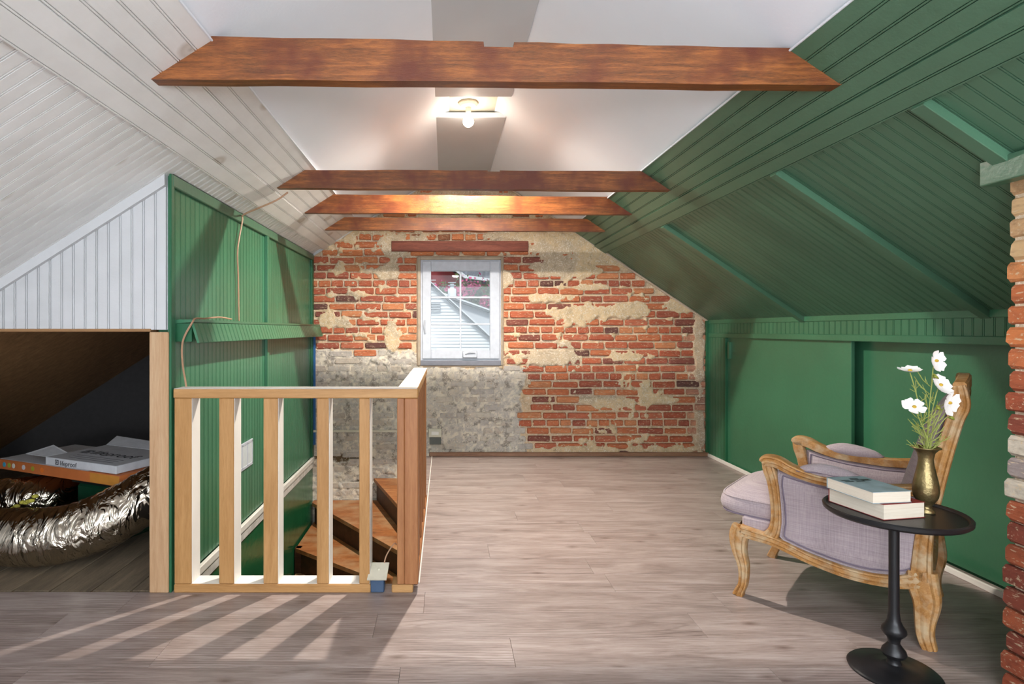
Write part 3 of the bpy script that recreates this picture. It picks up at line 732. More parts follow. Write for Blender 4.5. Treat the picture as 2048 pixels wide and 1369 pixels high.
def bpts(k, l, r, yb_l, yb_r, yt_l, yt_r, xl, xr):
    return [((l-890)*k, (660-yb_l)*k), ((r-890)*k, (660-yb_r)*k), ((xr-890)*k, (660-yt_r)*k), ((xl-890)*k, (660-yt_l)*k)]
def fit(P, pts):   # pull beam ends onto the slopes
    out = []
    for i, (x_, h_) in enumerate(pts):
        x_ = (P[0](h_, .008)[0] if i in (0, 3) else P[1](h_, .008)[0]); out.append((x_-(.01 if i in (0, 3) else -.01), h_))
    return out
def mk(Yb, yb_l, yb_r, yt_l, yt_r, d, label, notch=None):
    k = Yb/F; pts = [(0, (660-yb_l)*k), (0, (660-yb_r)*k), (0, (660-yt_r)*k), (0, (660-yt_l)*k)]
    beam(Yb, fit((LP, RP), pts), d, label, notch)
k1 = 1.84/F
mk(1.84, 158, 170, 72, 96, .05, 'nearest and largest stained collar beam, notched on top near the middle', ((967-890)*k1, (1028-890)*k1, .016))
k2 = 3.235/F
mk(3.235, 376, 381, 340, 342, .045, 'second collar beam from the viewer, dark brown, with a cable hanging from its left end', ((975-890)*k2, (1000-890)*k2, .006))
mk(3.90, 426, 429, 389, 394, .04, 'third collar beam from the viewer, orange-brown with a bright middle')
mk(4.56, 460, 463, 435, 438, .04, 'farthest and thinnest-looking collar beam, just before the brick gable')

# ------------------------------------------------------------------ ceiling lamp
lp = tag(empty('ceiling_lamp', (.147, 3.62, H+1.432)), 'bare glowing bulb in a cream porcelain holder at the ridge gap', 'lamp')
m = MB(); m.lathe([(.0, 0), (.062, 0), (.064, -.012), (.05, -.026), (.022, -.032), (.0, -.032)], 8); m.build('holder_base', CREAM, lp)
MB().lathe([(.0, -.03), (.019, -.03), (.017, -.06), (.0145, -.072), (.0, -.072)], 16).build('socket', CREAM, lp, True)
bmt, nt, bs = newmat('glowing_bulb'); em = nt.nodes.new('ShaderNodeEmission'); em.inputs[0].default_value = (*BULB_C, 1); em.inputs[1].default_value = BULB_E
nt.links.new(em.outputs[0], nt.nodes['Material Output'].inputs[0])
m = MB(); m.lathe([(.002, -.072), (.014, -.074), (.02, -.088), (.031, -.106), (.034, -.122), (.030, -.138), (.018, -.150), (.002, -.154)], 16); m.build('bulb', bmt, lp, 'all')

# ------------------------------------------------------------------ valance box on the green wall
vb = tag(empty('beadboard_valance', (XL, 2.6, H)), 'green beadboard boxed ledge running along the stair partition', 'ledge')
VY0, VY1 = 2.515, 5.06
prof = [(0, .035), (.075, .04), (.078, .03), (.100, -.053), (.094, -.053), (.072, .022), (0, .022)]
m = MB(); m.loft([[(p, y_-2.6, q) for p, q in [(0, .028), (.078, .033), (.080, .045), (0, .045)]] for y_ in (VY0, VY1)]); m.build('ledge_top', GREEN, vb)
m = MB(); m.loft([[(p, VY0-2.6+a, q) for p, q in [(0, -.052), (.072, -.052), (.072, .028), (0, .028)]] for a in (0, .012)]); m.build('end_cap', GREEN_D, vb)
m = MB(); m.loft([[(p, VY1-2.6-a, q) for p, q in [(0, -.052), (.09, -.052), (.072, .028), (0, .028)]] for a in (0, .012)]); m.build('end_cap', GREEN_D, vb)
sl = Vector((.026, 0, -.085)).normalized(); nn = Vector((.085, 0, .026)).normalized()
mev = bead_mesh('bead_board', BW, .09, GREEN); y = VY0
while y < VY1-.02: link('bead_board', mev, vb, Mx((.080, y-2.6, .030), sl, (0, 1, 0), nn)); y += BW

# cables
def curve_obj(name, pts, r, mat, label, cat, n=5):
    c = catmull(pts, n); o0 = Vector(pts[0]); m = MB(); m.tube([Vector(p)-o0 for p in c], r, 6); o = m.build(name, mat, None, True); o.location = o0
    return tag(o, label, cat)
curve_obj('hanging_cable', [(-.885, 3.24, H+.775), (-.95, 3.24, H+.73), (-1.05, 3.25, H+.69), (-1.15, 3.28, H+.655), (-1.158, 3.285, H+.62), (-1.165, 3.23, H+.45), (-1.165, 3.24, H+.3), (-1.165, 3.245, H+.15), (-1.165, 3.25, H+.05)], .005, COPPERW, 'thin tan cable hanging from the second beam down the green wall', 'cable')
curve_obj('loose_cable', [(-1.115, 3.0, H+.055), (-1.12, 2.85, H+.062), (-1.12, 2.68, H+.052), (-1.11, 2.56, H+.05), (-1.10, 2.50, H+.03), (-1.14, 2.50, H-.05), (-1.15, 2.52, H-.15), (-1.14, 2.54, H-.28), (-1.14, 2.56, H-.5)], .0045, COPPERW, 'tan cable looping over the near end of the green ledge', 'cable')
# wall vent
vt = tag(empty('wall_vent', (XL, 3.37, H-.74)), 'white vent grille on the green stair partition', 'vent')
m = MB(); m.box(.001, .008, -.13, .13, -.075, .075, .002)
m2 = MB(); m2.box(.001, .010, -.135, .135, .06, .078, .002); m2.box(.001, .010, -.135, .135, -.078, -.06, .002)
for yy_ in (-.135, -.05, .035, .12): m2.box(.001, .010, yy_, yy_+.014, -.07, .07, .001)
m.build('vent_plate', plain('vent_grey', lin(196, 204, 206), .4), vt); m2.build('vent_frame', VINYL, vt)
# raceway and outlet
o = MB().box(-1.02/2, 1.02/2, -.014, .002, -.010, .010, .002).build('cable_raceway', CREAM); o.location = (-.66, YB-.012, H-.898); tag(o, 'cream surface raceway running along the whitewashed brick', 'raceway')
oo = tag(empty('wall_outlet', (-.085, YB-.016, H-.92)), 'cream outlet over a grey box low on the whitewashed brick', 'outlet')
cv = MB().box(-.06, .055, -.022, 0, -.03, .045, .004).build('cover', CREAM, oo)
MB().box(-.035, .03, -.026, -.021, -.008, .022, .003).build('socket_face', WPAINT, cv)
MB().box(-.05, .05, -.014, .0, -.095, -.03, .003).build('lower_box', plain('outlet_grey', lin(96, 98, 92), .6), oo)

# ------------------------------------------------------------------ brick chimney
ch = tag(empty('brick_chimney', (2.0, 1.3, 0)), 'old brick chimney stack at the right edge with a whitewashed band', 'chimney')
IH = Matrix.Translation((-2.0, -1.3, 0))
cY = 1.775
def cxz(z_): return 1.738-.02*max(0, (1.2-z_)/1.2)
m = MB(); m.loft([[(1.748, yy_, 0), (2.32, yy_, 0), (2.32, yy_, 1.19), (1.748, yy_, 1.572)] for yy_ in (.5, cY-.012)]); o = m.build('mortar_core', MORTAR, ch); o.matrix_local = IH
ca = o.data.color_attributes.new('Col', 'FLOAT_COLOR', 'POINT'); C4 = np.ones((len(o.data.vertices), 4)); C4[:, :3] = lin(196, 176, 150); ca.data.foreach_set('color', C4.ravel().astype(np.float32))
z = .0; row = 0; cp_ = .0665
cpal = [lin(150, 74, 46), lin(138, 66, 44), lin(162, 84, 52), lin(128, 62, 44)]; cpal2 = [lin(196, 116, 66), lin(184, 104, 62), lin(206, 136, 84)]; cpal3 = [lin(206, 172, 128), lin(196, 158, 116)]
me_b = [brick_mesh(40+i, BRICK) for i in range(4)]
while z < 1.53:
    zc = z+cp_/2; yv = cY+random.uniform(-.004, .008); xo = cxz(zc)+random.uniform(-.003, .003)
    first = .098 if row % 2 else .205
    while yv > .55:
        L = first-.010
        if .60 < zc < .78: c = random.choice([lin(198, 188, 172), lin(150, 138, 136), lin(206, 196, 178)])
        elif zc > 1.34: c = random.choice(cpal3)
        elif zc > .98: c = random.choice(cpal2)
        else: c = random.choice(cpal)
        link('brick', me_b[row % 4], ch, IH @ Mx((xo, yv-L/2, zc), (0, -1, random.uniform(-.02, .02)), (1, 0, 0), (0, 0, 1), (L, .04, cp_-.009)), c)
        if yv > cY-.05:   # far face return
            x_ = xo+.02
            while x_ < 2.12 and zc < H+(2.458-x_-.22)/1.49:
                link('brick', me_b[(row+1) % 4], ch, IH @ Mx((x_+.10, cY-.0, zc), (-1, 0, 0), (0, -1, 0), (0, 0, 1), (.195, .03, cp_-.009)), c); x_ += .206
        yv -= first; first = .205
    z += cp_; row += 1

# ------------------------------------------------------------------ armchair
CH = tag(empty('armchair', (1.234, 2.41, 0), -math.atan2(.676, .737)), 'carved oak armchair in lilac grey linen facing the brick wall', 'armchair')
W = .60
def ribbon(m, pts, ws, v0, v1, n=5, groove=.004):
    P = catmull([(*p, w_) for p, w_ in zip(pts, ws)], n); rings = []
    for i, (u, z_, w_) in enumerate(P):
        a = P[max(i-1, 0)]; b = P[min(i+1, len(P)-1)]; t = np.array([b[0]-a[0], b[1]-a[1]]); t /= np.linalg.norm(t)+1e-9; nrm = np.array([-t[1], t[0]])
        g = groove; hw = w_/2; vm = (v1-v0)
        prof = [(-hw, .22), (-hw*.86, .03), (-hw*.60, 0), (-hw*.42, .10), (-hw*.16, .0), (hw*.16, .0), (hw*.42, .10), (hw*.60, 0), (hw*.86, .03), (hw, .22), (hw, .78), (hw*.8, 1), (-hw*.8, 1), (-hw, .78)]
        rings.append([(u+nrm[0]*q, v0+vm*r_, z_+nrm[1]*q) for q, r_ in prof])
    m.loft(rings); return m
def cpart(name, m, mat, label=None, smooth=35, par=None):
    o = m.build(name, mat, par or CH, smooth)
    if label: o['label'] = label
    return o
flegp = [(.004, .285), (-.008, .245), (-.006, .19), (.010, .13), (.010, .06), (-.004, .02), (-.010, .0)]; flegw = [.075, .072, .056, .042, .034, .036, .042]
blegp = [(.588, .27), (.592, .22), (.602, .165), (.597, .095), (.598, .045), (.610, .0)]; blegw = [.085, .09, .08, .06, .052, .044]
apr = [(.0, .275), (.06, .268), (.117, .262), (.18, .246), (.25, .224), (.36, .205), (.45, .203), (.53, .216), (.585, .24)]; aprw = [.05, .045, .042, .042, .042, .044, .044, .05, .06]
armp = [(.088, .576), (.10, .586), (.14, .584), (.185, .564), (.25, .545), (.32, .538), (.45, .535), (.55, .548), (.63, .57)]; armw = [.035, .045, .046, .042, .038, .036, .036, .038, .04]
apost = [(.100, .583), (.108, .55), (.122, .50), (.132, .42), (.134, .35), (.125, .30), (.105, .265)]; apw = [.04, .048, .044, .04, .04, .046, .06]
bpost = [(.585, .24), (.595, .40), (.622, .56), (.650, .70), (.676, .81), (.692, .86), (.690, .90), (.686, .930)]; bpw = [.065, .052, .052, .050, .048, .048, .044, .036]
for v0, v1 in ((0, .048), (W, W-.048)):
    cpart('leg', ribbon(MB(), flegp, flegw, v0, v1, 5), CHAIRW); cpart('leg', ribbon(MB(), blegp, blegw, v0, v1, 5), CHAIRW)
    cpart('side_rail', ribbon(MB(), apr, aprw, v0, v1, 4), CHAIRW)
    cpart('arm', ribbon(MB(), armp, armw, v0-(.012 if v0 == 0 else -.012), v1, 4), CHAIRW)
    cpart('arm_support', ribbon(MB(), apost, apw, v0+(.002 if v0 == 0 else -.002), v1, 4), CHAIRW)
    cpart('back_post', ribbon(MB(), bpost, bpw, v0, v1, 4), CHAIRW)
    # upholstered side: slab following the frame opening, puffed
    poly = [(.145, .545), (.19, .535), (.25, .525), (.32, .517), (.45, .514), (.55, .52), (.605, .50), (.60, .42), (.585, .30), (.572, .262), (.53, .243), (.45, .228), (.36, .231), (.25, .25), (.18, .270), (.150, .285), (.156, .34), (.152, .42), (.142, .50)]
    vo = .012 if v0 == 0 else W-.012; vi = .04 if v0 == 0 else W-.04; sg = 1 if v0 == 0 else -1
    cxp = sum(p[0] for p in poly)/len(poly); czp = sum(p[1] for p in poly)/len(poly)
    def insp(f, v_): return [(cxp+(p[0]-cxp)*f, v_, czp+(p[1]-czp)*f) for p in poly]
    mm = MB(); mm.loft([insp(.55, vo-sg*.010), insp(.88, vo-sg*.006), insp(1.03, vo+sg*.006), insp(1.03, vi-sg*.006), insp(.88, vi+sg*.016), insp(.55, vi+sg*.024)])
    sp = cpart('side_panel', mm, LINEN, smooth=60)
    for f, v_ in ((.93, vo-sg*.004), (.93, vi+sg*.012), (1.0, vo+sg*.0)):
        pp = insp(f, v_); pp = catmull(pp+[pp[0]], 2); MB().tube(pp, .0032, 5, False).build('piping', PIPE if f < 1 else LINEN, sp, True)
    # arm pad
    ap = MB(); pts = [(.205, .560), (.23, .562), (.28, .566), (.34, .562), (.40, .556), (.43, .552)]; rr = [.004, .020, .030, .030, .020, .004]
    rings = []
    for (u, z_), r_ in zip(catmull(pts, 3), [q[0] for q in catmull([(a_,) for a_ in rr], 3)]):
        rings.append([(u, (v0+v1)/2+r_*1.05*math.cos(t), z_+.004+max(0, r_)*.95*math.sin(t)) for t in [2*PI*k/14 for k in range(14)]])
    ap.loft(rings); pd = cpart('arm_pad', ap, LINEN, smooth='all')
    tp = [(p[0], v0-(.0 if v0 == 0 else 0)+sg*(-.006), p[1]+.002) for p in pts]; MB().tube(catmull(tp, 3), .003, 5).build('piping', PIPE, pd, True)
# cross rails
def cross(m, pts3, ws, hs_, n=5):
    P = catmull([(*p, w_, h_) for p, w_, h_ in zip(pts3, ws, hs_)], n)
    m.loft([[(u+dx*w_/2, v_, z_+dz*h_/2) for dx, dz in ((-1, -.7), (-.7, -1), (.7, -1), (1, -.7), (1, .7), (.7, 1), (-.7, 1), (-1, .7))] for u, v_, z_, w_, h_ in P]); return m
cpart('front_rail', cross(MB(), [(.0, .02, .272), (-.012, .12, .262), (-.02, W/2, .272), (-.012, W-.12, .262), (.0, W-.02, .272)], [.035]*5, [.05, .04, .05, .04, .05]), CHAIRW)
cpart('back_rail', cross(MB(), [(.595, .02, .25), (.60, W/2, .25), (.595, W-.02, .25)], [.04]*3, [.06]*3), CHAIRW)
cpart('crest_rail', cross(MB(), [(.688, .01, .922), (.694, .12, .926), (.698, W/2, .930), (.694, W-.12, .926), (.688, W-.01, .922)], [.036, .038, .04, .038, .036], [.04, .045, .05, .045, .04]), CHAIRW)
# backrest pad
def puff(m, fn, nu=10, nv=14):
    g = [[fn(i/nu, j/nv) for j in range(nv+1)] for i in range(nu+1)]; V_ = [p for r in g for p in r]
    m.add(V_, [(i*(nv+1)+j, i*(nv+1)+j+1, (i+1)*(nv+1)+j+1, (i+1)*(nv+1)+j) for i in range(nu) for j in range(nv)]); return m
def bu(z_):  # post u at height
    zz_ = [p[1] for p in bpost]; uu = [p[0] for p in bpost]; return float(np.interp(z_, zz_, uu))
def fpad(side):
    def fn(s, t):
        z_ = .36+s*.545; v_ = .045+t*(W-.09); e = (1-abs(2*t-1)**4)*(1-abs(2*s-1)**6); return (bu(z_)+side*(.014+.088*e*(1.15-.55*s)), v_, z_)
    return fn
bk = MB(); puff(bk, fpad(-1)); puff(bk, lambda s, t: (lambda z_, v_: (bu(z_)+.004+.012*(1-abs(2*t-1)**4), v_, z_))(.36+s*.545, .045+t*(W-.09)))
bp_ = cpart('backrest', bk, LINEN, smooth='all')
for v_ in (.055, W-.055): MB().tube([(bu(z_)-.028, v_, z_) for z_ in np.linspace(.42, .90, 12)], .0035, 5).build('piping', PIPE, bp_, True)
# seat deck and cushion
cpart('seat_deck', MB().box(.0, .60, .03, W-.03, .27, .335, .01), LINEN)
def cushion(top):
    def fn(s, t):
        a, b = 2*s-1, 2*t-1; k = .28
        # superellipse map of the square
        r = (abs(a)**6+abs(b)**6)**(1/6) if (a or b) else 0; mx = max(abs(a), abs(b)); f = mx/r if r else 1
        u = .20+a*f*.30; v_ = W/2+b*f*.258; cr = (1-mx**2.2)**.8 if mx < 1 else 0
        return (u, v_, (.402+.085*cr) if top else (.335-.0*cr))
    return fn
cu = MB(); puff(cu, cushion(True), 16, 16)
# side band, rounded
def rim(n=64):
    out = []
    for k in range(n):
        th = 2*PI*k/n; c_, s_ = math.cos(th), math.sin(th); f = (abs(c_)**6+abs(s_)**6)**(-1/6); out.append((c_*f, s_*f))
    return out
R_ = rim(); cu.loft([[(.20+a*(.30+d), W/2+b*(.258+d*.5), z_) for a, b in R_] for z_, d in ((.402, 0), (.385, .012), (.365, .016), (.345, .010), (.332, -.004))], True, False)
cs = cpart('seat_cushion', cu, LINEN, smooth='all')
for z_ in (.402, .334): MB().tube([(.20+a*.302, W/2+b*.26, z_) for a, b in R_+[R_[0]]], .0042, 6, False).build('piping', PIPE if z_ < .4 else LINEN, cs, True)

# ------------------------------------------------------------------ side table
TX, TY = 1.468, 1.88
tb_ = tag(empty('side_table', (TX, TY, 0)), 'round black metal pedestal side table beside the armchair', 'side table')
TZ = .526
MB().lathe([(0, TZ-.012), (.188, TZ-.013), (.196, TZ-.006), (.197, TZ+.004), (.193, TZ+.008), (.186, TZ+.006), (.182, TZ), (0, TZ)], 64).build('tabletop', BLACK, tb_, True)
MB().lathe([(0, .055), (.024, .055), (.018, .075), (.016, .09), (.0175, .105), (.02, .115), (.03, .125), (.035, .134), (.033, .145), (.024, .158), (.0185, .172), (.0155, .20), (.0145, .35), (.015, TZ-.02), (.022, TZ-.012), (0, TZ-.012)], 32).build('stem', BLACK, tb_, True)
MB().lathe([(0, .018), (.03, .018), (.021, .03), (.0175, .04), (.019, .047), (.030, .054), (.035, .064), (.032, .075), (.022, .088), (.016, .098), (0, .098)], 32).build('turned_knob', BLACK, tb_, True)
MB().lathe([(0, 0), (.126, 0), (.128, .006), (.122, .012), (.07, .018), (.035, .024), (.026, .03), (0, .03)], 64).build('base', BLACK, tb_, True)

# books
def book(loc, rz, wx, wy, th, cover, label, tilt=0):
    b = tag(empty('book', loc, rz), label, 'book', 'paperbacks on the side table')
    MB().box(.002, wx-.002, .002, wy-.002, .0015, th-.0015).build('page_block', PAGES, b)
    c = MB(); c.box(0, wx, 0, wy, th-.0015, th, 0); c.box(0, wx, 0, wy, 0, .0015, 0); c.box(0, wx, wy-.0015, wy, 0, th); c.build('cover', cover, b)
    return b
red = paint('red_cover', lin(140, 50, 48), .5, .15, 10, 0)
sky = paint('pale_blue_cover', lin(150, 168, 176), .35, .35, 14, 0)
b1 = book((1.364, 1.787, TZ+.001), math.atan2(.03, .16), .155, .205, .049, red, 'lower thick paperback with a dull red cover on the side table')
b2 = book((1.334, 1.792, TZ+.051), math.atan2(.017, .138), .135, .185, .036, sky, 'upper paperback with a pale blue photographic cover on the side table')
m = MB(); m.box(.03, .11, .09, .16, .0362, .0368); 
mm = MB()
for i in range(7): a_ = random.uniform(.01, .09); c_ = random.uniform(.10, .165); mm.box(a_, a_+.03, c_, c_+.008, .0361, .0366)
mm.build('cover_art', plain('dark_print', lin(52, 60, 58), .5), b2)

# vase and flowers
VX, VY = 1.562, 1.868
vs = tag(empty('brass_vase', (VX, VY, TZ)), 'aged brass vase with a flared rim on the side table', 'vase')
MB().lathe([(0, .001), (.024, .001), (.025, .006), (.018, .014), (.015, .022), (.022, .032), (.033, .052), (.036, .072), (.034, .095), (.028, .125), (.022, .155), (.020, .175), (.024, .195), (.033, .206), (.041, .211), (.040, .213), (.030, .208), (.020, .195), (.016, .175), (0, .172)], 40).build('vessel', BRASS, vs, 60)
def wpt(x_, y_, Yv): return ((x_-890)*Yv/F, Yv, H-(y_-660)*Yv/F)
top0 = Vector((VX, VY, TZ+.205))
def petal_flower(m, c, nrm, R, n, r, cup=.25):
    nrm = Vector(nrm).normalized(); a = nrm.cross(Vector((0, 0, 1)) if abs(nrm.z) < .9 else Vector((1, 0, 0))).normalized(); b = nrm.cross(a)
    for k in range(n):
        th = 2*PI*k/n+r.uniform(-.15, .15); d = a*math.cos(th)+b*math.sin(th); s_ = nrm.cross(d); L = R*r.uniform(.85, 1.1); wd = L*.46
        rows_ = []
        for t, wf in ((.08, .15), (.4, .75), (.75, 1.0), (.95, .75)):
            cc_ = Vector(c)+d*L*t+nrm*L*cup*t*t; rows_.append([cc_-s_*wd*wf+nrm*L*.06, cc_, cc_+s_*wd*wf+nrm*L*.06])
        V_ = [p for rr_ in rows_ for p in rr_]; V_ += [p-nrm*.0006 for p in V_]
        Fs = []
        for i in range(3):
            for j in range(2):
                q_ = i*3+j; Fs.append((q_, q_+1, q_+4, q_+3)); Fs.append((q_+12, q_+15, q_+16, q_+13))
        m.add(V_, Fs)
    return m
flowers = [((1820, 743), 1.86, (-.1, -.2, 1), .030, 7, 'white cosmos bloom facing upward, leftmost of the high ones'),
           ((1871, 722), 1.85, (.3, -.9, .1), .034, 5, 'highest white cosmos bloom above the vase'),
           ((1880, 771), 1.84, (.2, -.8, .5), .032, 6, 'white cosmos bloom just under the highest one'),
           ((1898, 806), 1.83, (.3, -1, -.1), .036, 5, 'white cosmos bloom drooping in front of the chair back'),
           ((1828, 815), 1.84, (-.2, -.7, .6), .030, 5, 'lowest white cosmos bloom left over the vase')]
for i, ((fx, fy), Yv, nrm, R, n, lab) in enumerate(flowers):
    r = random.Random(i*5+2); c = Vector(wpt(fx, fy, Yv)); base = top0+Vector((r.uniform(-.012, .012), r.uniform(-.01, .01), -.03))
    f = tag(empty('cosmos_flower', base), lab, 'flower', 'white cosmos stems in the brass vase')
    nn_ = Vector(nrm).normalized(); e = c-base-nn_*.004
    path = catmull([(0, 0, 0), (e.x*.25, e.y*.3, e.z*.4), (e.x*.7, e.y*.7, e.z*.8), tuple(e)], 5)
    MB().tube(path, .0016, 5).build('stem', STEM, f, True)
    petal_flower(MB(), c-base, nrm, R*1.12, n, r).build('petals', PETAL, f, 'all')
    MB().ball(c-base+nn_*.003, (.006, .006, .005), 8, 5).build('flower_eye', YEL, f, True)
    lf = MB()
    for k in range(9):
        t = .12+.06*k; p0 = Vector(path[min(len(path)-1, int(t*len(path)))]); an = r.uniform(0, 2*PI); L = r.uniform(.03, .065)
        d = Vector((math.cos(an), .6*math.sin(an), r.uniform(.3, .9))).normalized(); p1 = p0+d*L*.6; p2 = p0+d*L+Vector((0, 0, .012))
        lf.tube(catmull([p0, p1, p2], 3), .0011, 4)
        for q_ in range(3):
            s0 = p0+(p1-p0)*(.4+.3*q_); d2 = (d+Vector((r.uniform(-1, 1), r.uniform(-.6, .6), r.uniform(0, .6)))).normalized(); lf.tube([s0, s0+d2*L*.4], .0009, 4)
    lf.build('feathery_leaves', STEM, f)
for i, (fx, fy, lab) in enumerate(((1876, 817, 'green flower bud beside the drooping white bloom'), (1902, 836, 'green flower bud on the lowest arching stem'), (1870, 754, 'green flower bud below the highest bloom'))):
    c = Vector(wpt(fx, fy, 1.835)); base = top0+Vector((.01-.006*i, 0, -.03)); f = tag(empty('cosmos_bud', base), lab, 'flower bud', 'green buds in the brass vase'); e = c-base
    MB().tube(catmull([(0, 0, 0), (e.x*.3, e.y*.4, e.z*.6), (e.x*.75, e.y*.8, e.z*.98), tuple(e)], 5), .0013, 5).build('stem', STEM, f, True)
    m = MB(); m.ball(e, (.008, .006, .005), 8, 5); petal_flower(m, e, (.3, -.6, .5), .011, 6, random.Random(i)); m.build('bud', plain('bud_green', lin(140, 146, 56), .6), f)

# ------------------------------------------------------------------ things in the eaves
def duct(name, pts, r, label, seed, loc):
    P = catmull(pts, 16); n = 40; rings = []; r_ = random.Random(seed); prev = None; L = 0
    for i, p in enumerate(P):
        p = Vector(p); t = (Vector(P[min(i+1, len(P)-1)])-Vector(P[max(i-1, 0)])).normalized()
        a = t.cross(Vector((0, 0, 1))).normalized(); b = t.cross(a)
        L += (p-Vector(P[i-1])).length if i else 0
        ring_ = []
        for k in range(n):
            th = 2*PI*k/n; nv = float(fbm(np.array(L*1.0), np.array(th*.16 if k < n/2 else (2*PI-th)*.16), 26, seed)); nv2 = float(vnoise(np.array(L), np.array(abs(th-PI)*.1), 9, seed+5))
            rr_ = r*(1+.09*(nv-.47)+.07*(nv2-.5)+.012*math.sin(L*150))
            ring_.append(p+(a*math.cos(th)+b*math.sin(th))*rr_-Vector(loc))
        rings.append(ring_)
    m = MB(); m.loft(rings); o = m.build(name, FOIL, None, 'all'); o.location = loc; return tag(o, label, 'duct')
duct('foil_duct', [(-2.75, 2.80, .15), (-2.35, 2.74, .14), (-2.10, 2.72, .14), (-1.87, 2.72, .142), (-1.68, 2.78, .185), (-1.52, 2.88, .265), (-1.42, 3.0, .34), (-1.40, 3.25, .42)], .132, 'large crinkled silver foil duct curving across the eaves floor', 3, (-1.9, 2.72, 0))
duct('foil_duct', [(-3.0, 3.20, .15), (-2.6, 3.22, .15), (-2.38, 3.235, .155), (-2.26, 3.30, .16), (-2.22, 3.50, .15), (-2.22, 3.8, .14)], .128, 'shorter silver foil duct bending away behind the large one', 9, (-2.4, 3.25, 0))
tf = MB(); r = random.Random(4)
for k in range(8): tf.ball((k*.018-.06, r.uniform(-.01, .01), .008*k+r.uniform(-.008, .008)-.03), (.018, .014, .010), 7, 5)
o = tf.build('insulation_tuft', plain('yellow_wool', lin(178, 170, 70), .95), None, 'all'); o.location = (-2.10, 2.86, .26); tag(o, 'tuft of yellow insulation between the two foil ducts', 'insulation')
yaw = math.atan2(-.392, .92)
tote = tag(empty('storage_tote', (-1.70, 3.02, 0), yaw), 'dark green plastic tote under the cartons', 'storage bin')
MB().box(-.36, 0, 0, .42, 0, .285, .02).build('bin_body', plain('dark_green_plastic', lin(16, 60, 40), .35), tote); MB().box(-.375, .015, -.015, .435, .285, .315, .006).build('lid', plain('dark_lid', lin(30, 34, 32), .4), tote)
gc = tag(empty('grey_carton', (-1.66, 2.93, 0), yaw), 'dark grey carton propping the left end of the orange carton', 'carton')
MB().box(-.98, -.82, .18, .44, 0, .314, .003).build('carton_body', plain('grey_card', lin(92, 92, 94), .8), gc)
oc = tag(empty('orange_carton', (-1.66, 2.93, .318), yaw), 'long flat orange carton with a row of coloured dots on its edge', 'carton')
MB().box(-1.0, 0, 0, .45, 0, .055, .002).build('carton_body', CARD_O, oc); MB().box(-1.0, -.25, .01, .45, .055, .0565).build('carton_top', CARD_W, oc, )['label'] = 'grey white printed top'
MB().box(-.22, 0, -.0008, 0, .003, .052).build('label_strip', plain('ochre_print', lin(196, 132, 52), .6), oc)
for k, (x_, c_) in enumerate(((-.945, (60, 160, 190)), (-.90, (150, 176, 60)), (-.86, (214, 214, 206)), (-.77, (206, 206, 210)), (-.69, (160, 160, 50)), (-.61, (226, 120, 40)))):
    m = MB(); m.prism([(x_+.014*math.cos(a_), .028+.014*math.sin(a_)) for a_ in [2*PI*j/12 for j in range(12)]], -.0012, 0, lambda p, q, a: (p, a, q)); m.build('printed_dot', plain('dot', lin(*c_), .6), oc)
wc = tag(empty('white_carton', (-1.69, 2.955, .376), yaw), 'open white flooring carton lying on top of the orange carton', 'carton')
MB().box(-.56, 0, 0, .36, 0, .042, .002).build('carton_body', CARD_W, wc)
m = MB(); m.loft([[(-.70, -.02, .05), (-.56, .0, .042), (-.56, .12, .042), (-.68, .12, .075)], [(-.70, -.02, .052), (-.56, .0, .044), (-.56, .12, .044), (-.68, .12, .077)]]); m.build('open_flap', CARD_W, wc)
m = MB(); m.loft([[(-.56, .36, .042), (.0, .36, .042), (.02, .44, .06), (-.60, .46, .075)], [(-.56, .36, .044), (.0, .36, .044), (.02, .44, .062), (-.60, .46, .077)]]); m.build('open_flap', CARD_W, wc)
def text(parent, body, size, M, mat, name='lettering'):
    c = bpy.data.curves.new(name, 'FONT'); c.body = body; c.size = size; c.extrude = .0004
    o = bpy.data.objects.new('tmp', c); COL.objects.link(o); dg = bpy.context.evaluated_depsgraph_get()
    me_ = bpy.data.meshes.new_from_object(o.evaluated_get(dg)); bpy.data.objects.remove(o); me_.materials.clear(); me_.materials.append(mat); return link(name, me_, parent, M)
text(wc, 'lifeproof', .050, Mx((-.44, -.0008, .006), (1, 0, 0), (0, 0, 1), (0, -1, 0), (.8, .75, 1)), INK)
text(wc, 'lifeproof', .10, Mx((-.42, .15, .0428), (1, 0, 0), (0, 1, 0), (0, 0, 1)), INK)
for M_ in (Mx((-.478, -.0008, .008), (1, 0, 0), (0, 0, 1), (0, -1, 0), (.028, .026, 1)), Mx((-.50, .15, .0428), (1, 0, 0), (0, 1, 0), (0, 0, 1), (.06, .06, 1))):
    m = MB(); m.box(0, 1, 0, .16, 0, .0004); m.box(0, .16, 0, 1, 0, .0004); m.box(0, 1, .84, 1, 0, .0004); m.box(.84, 1, 0, 1, 0, .0004); m.box(.35, .65, .3, .7, 0, .0004)
    link('printed_emblem', m.mesh('printed_emblem', INK), wc, M_)
m = MB()
for k in range(3): m.box(-.45+.01*k, -.08, .10-.03*k, .106-.03*k, .0425, .0430)
m.build('print_lines', plain('faint_print', lin(120, 122, 128), .7), wc)

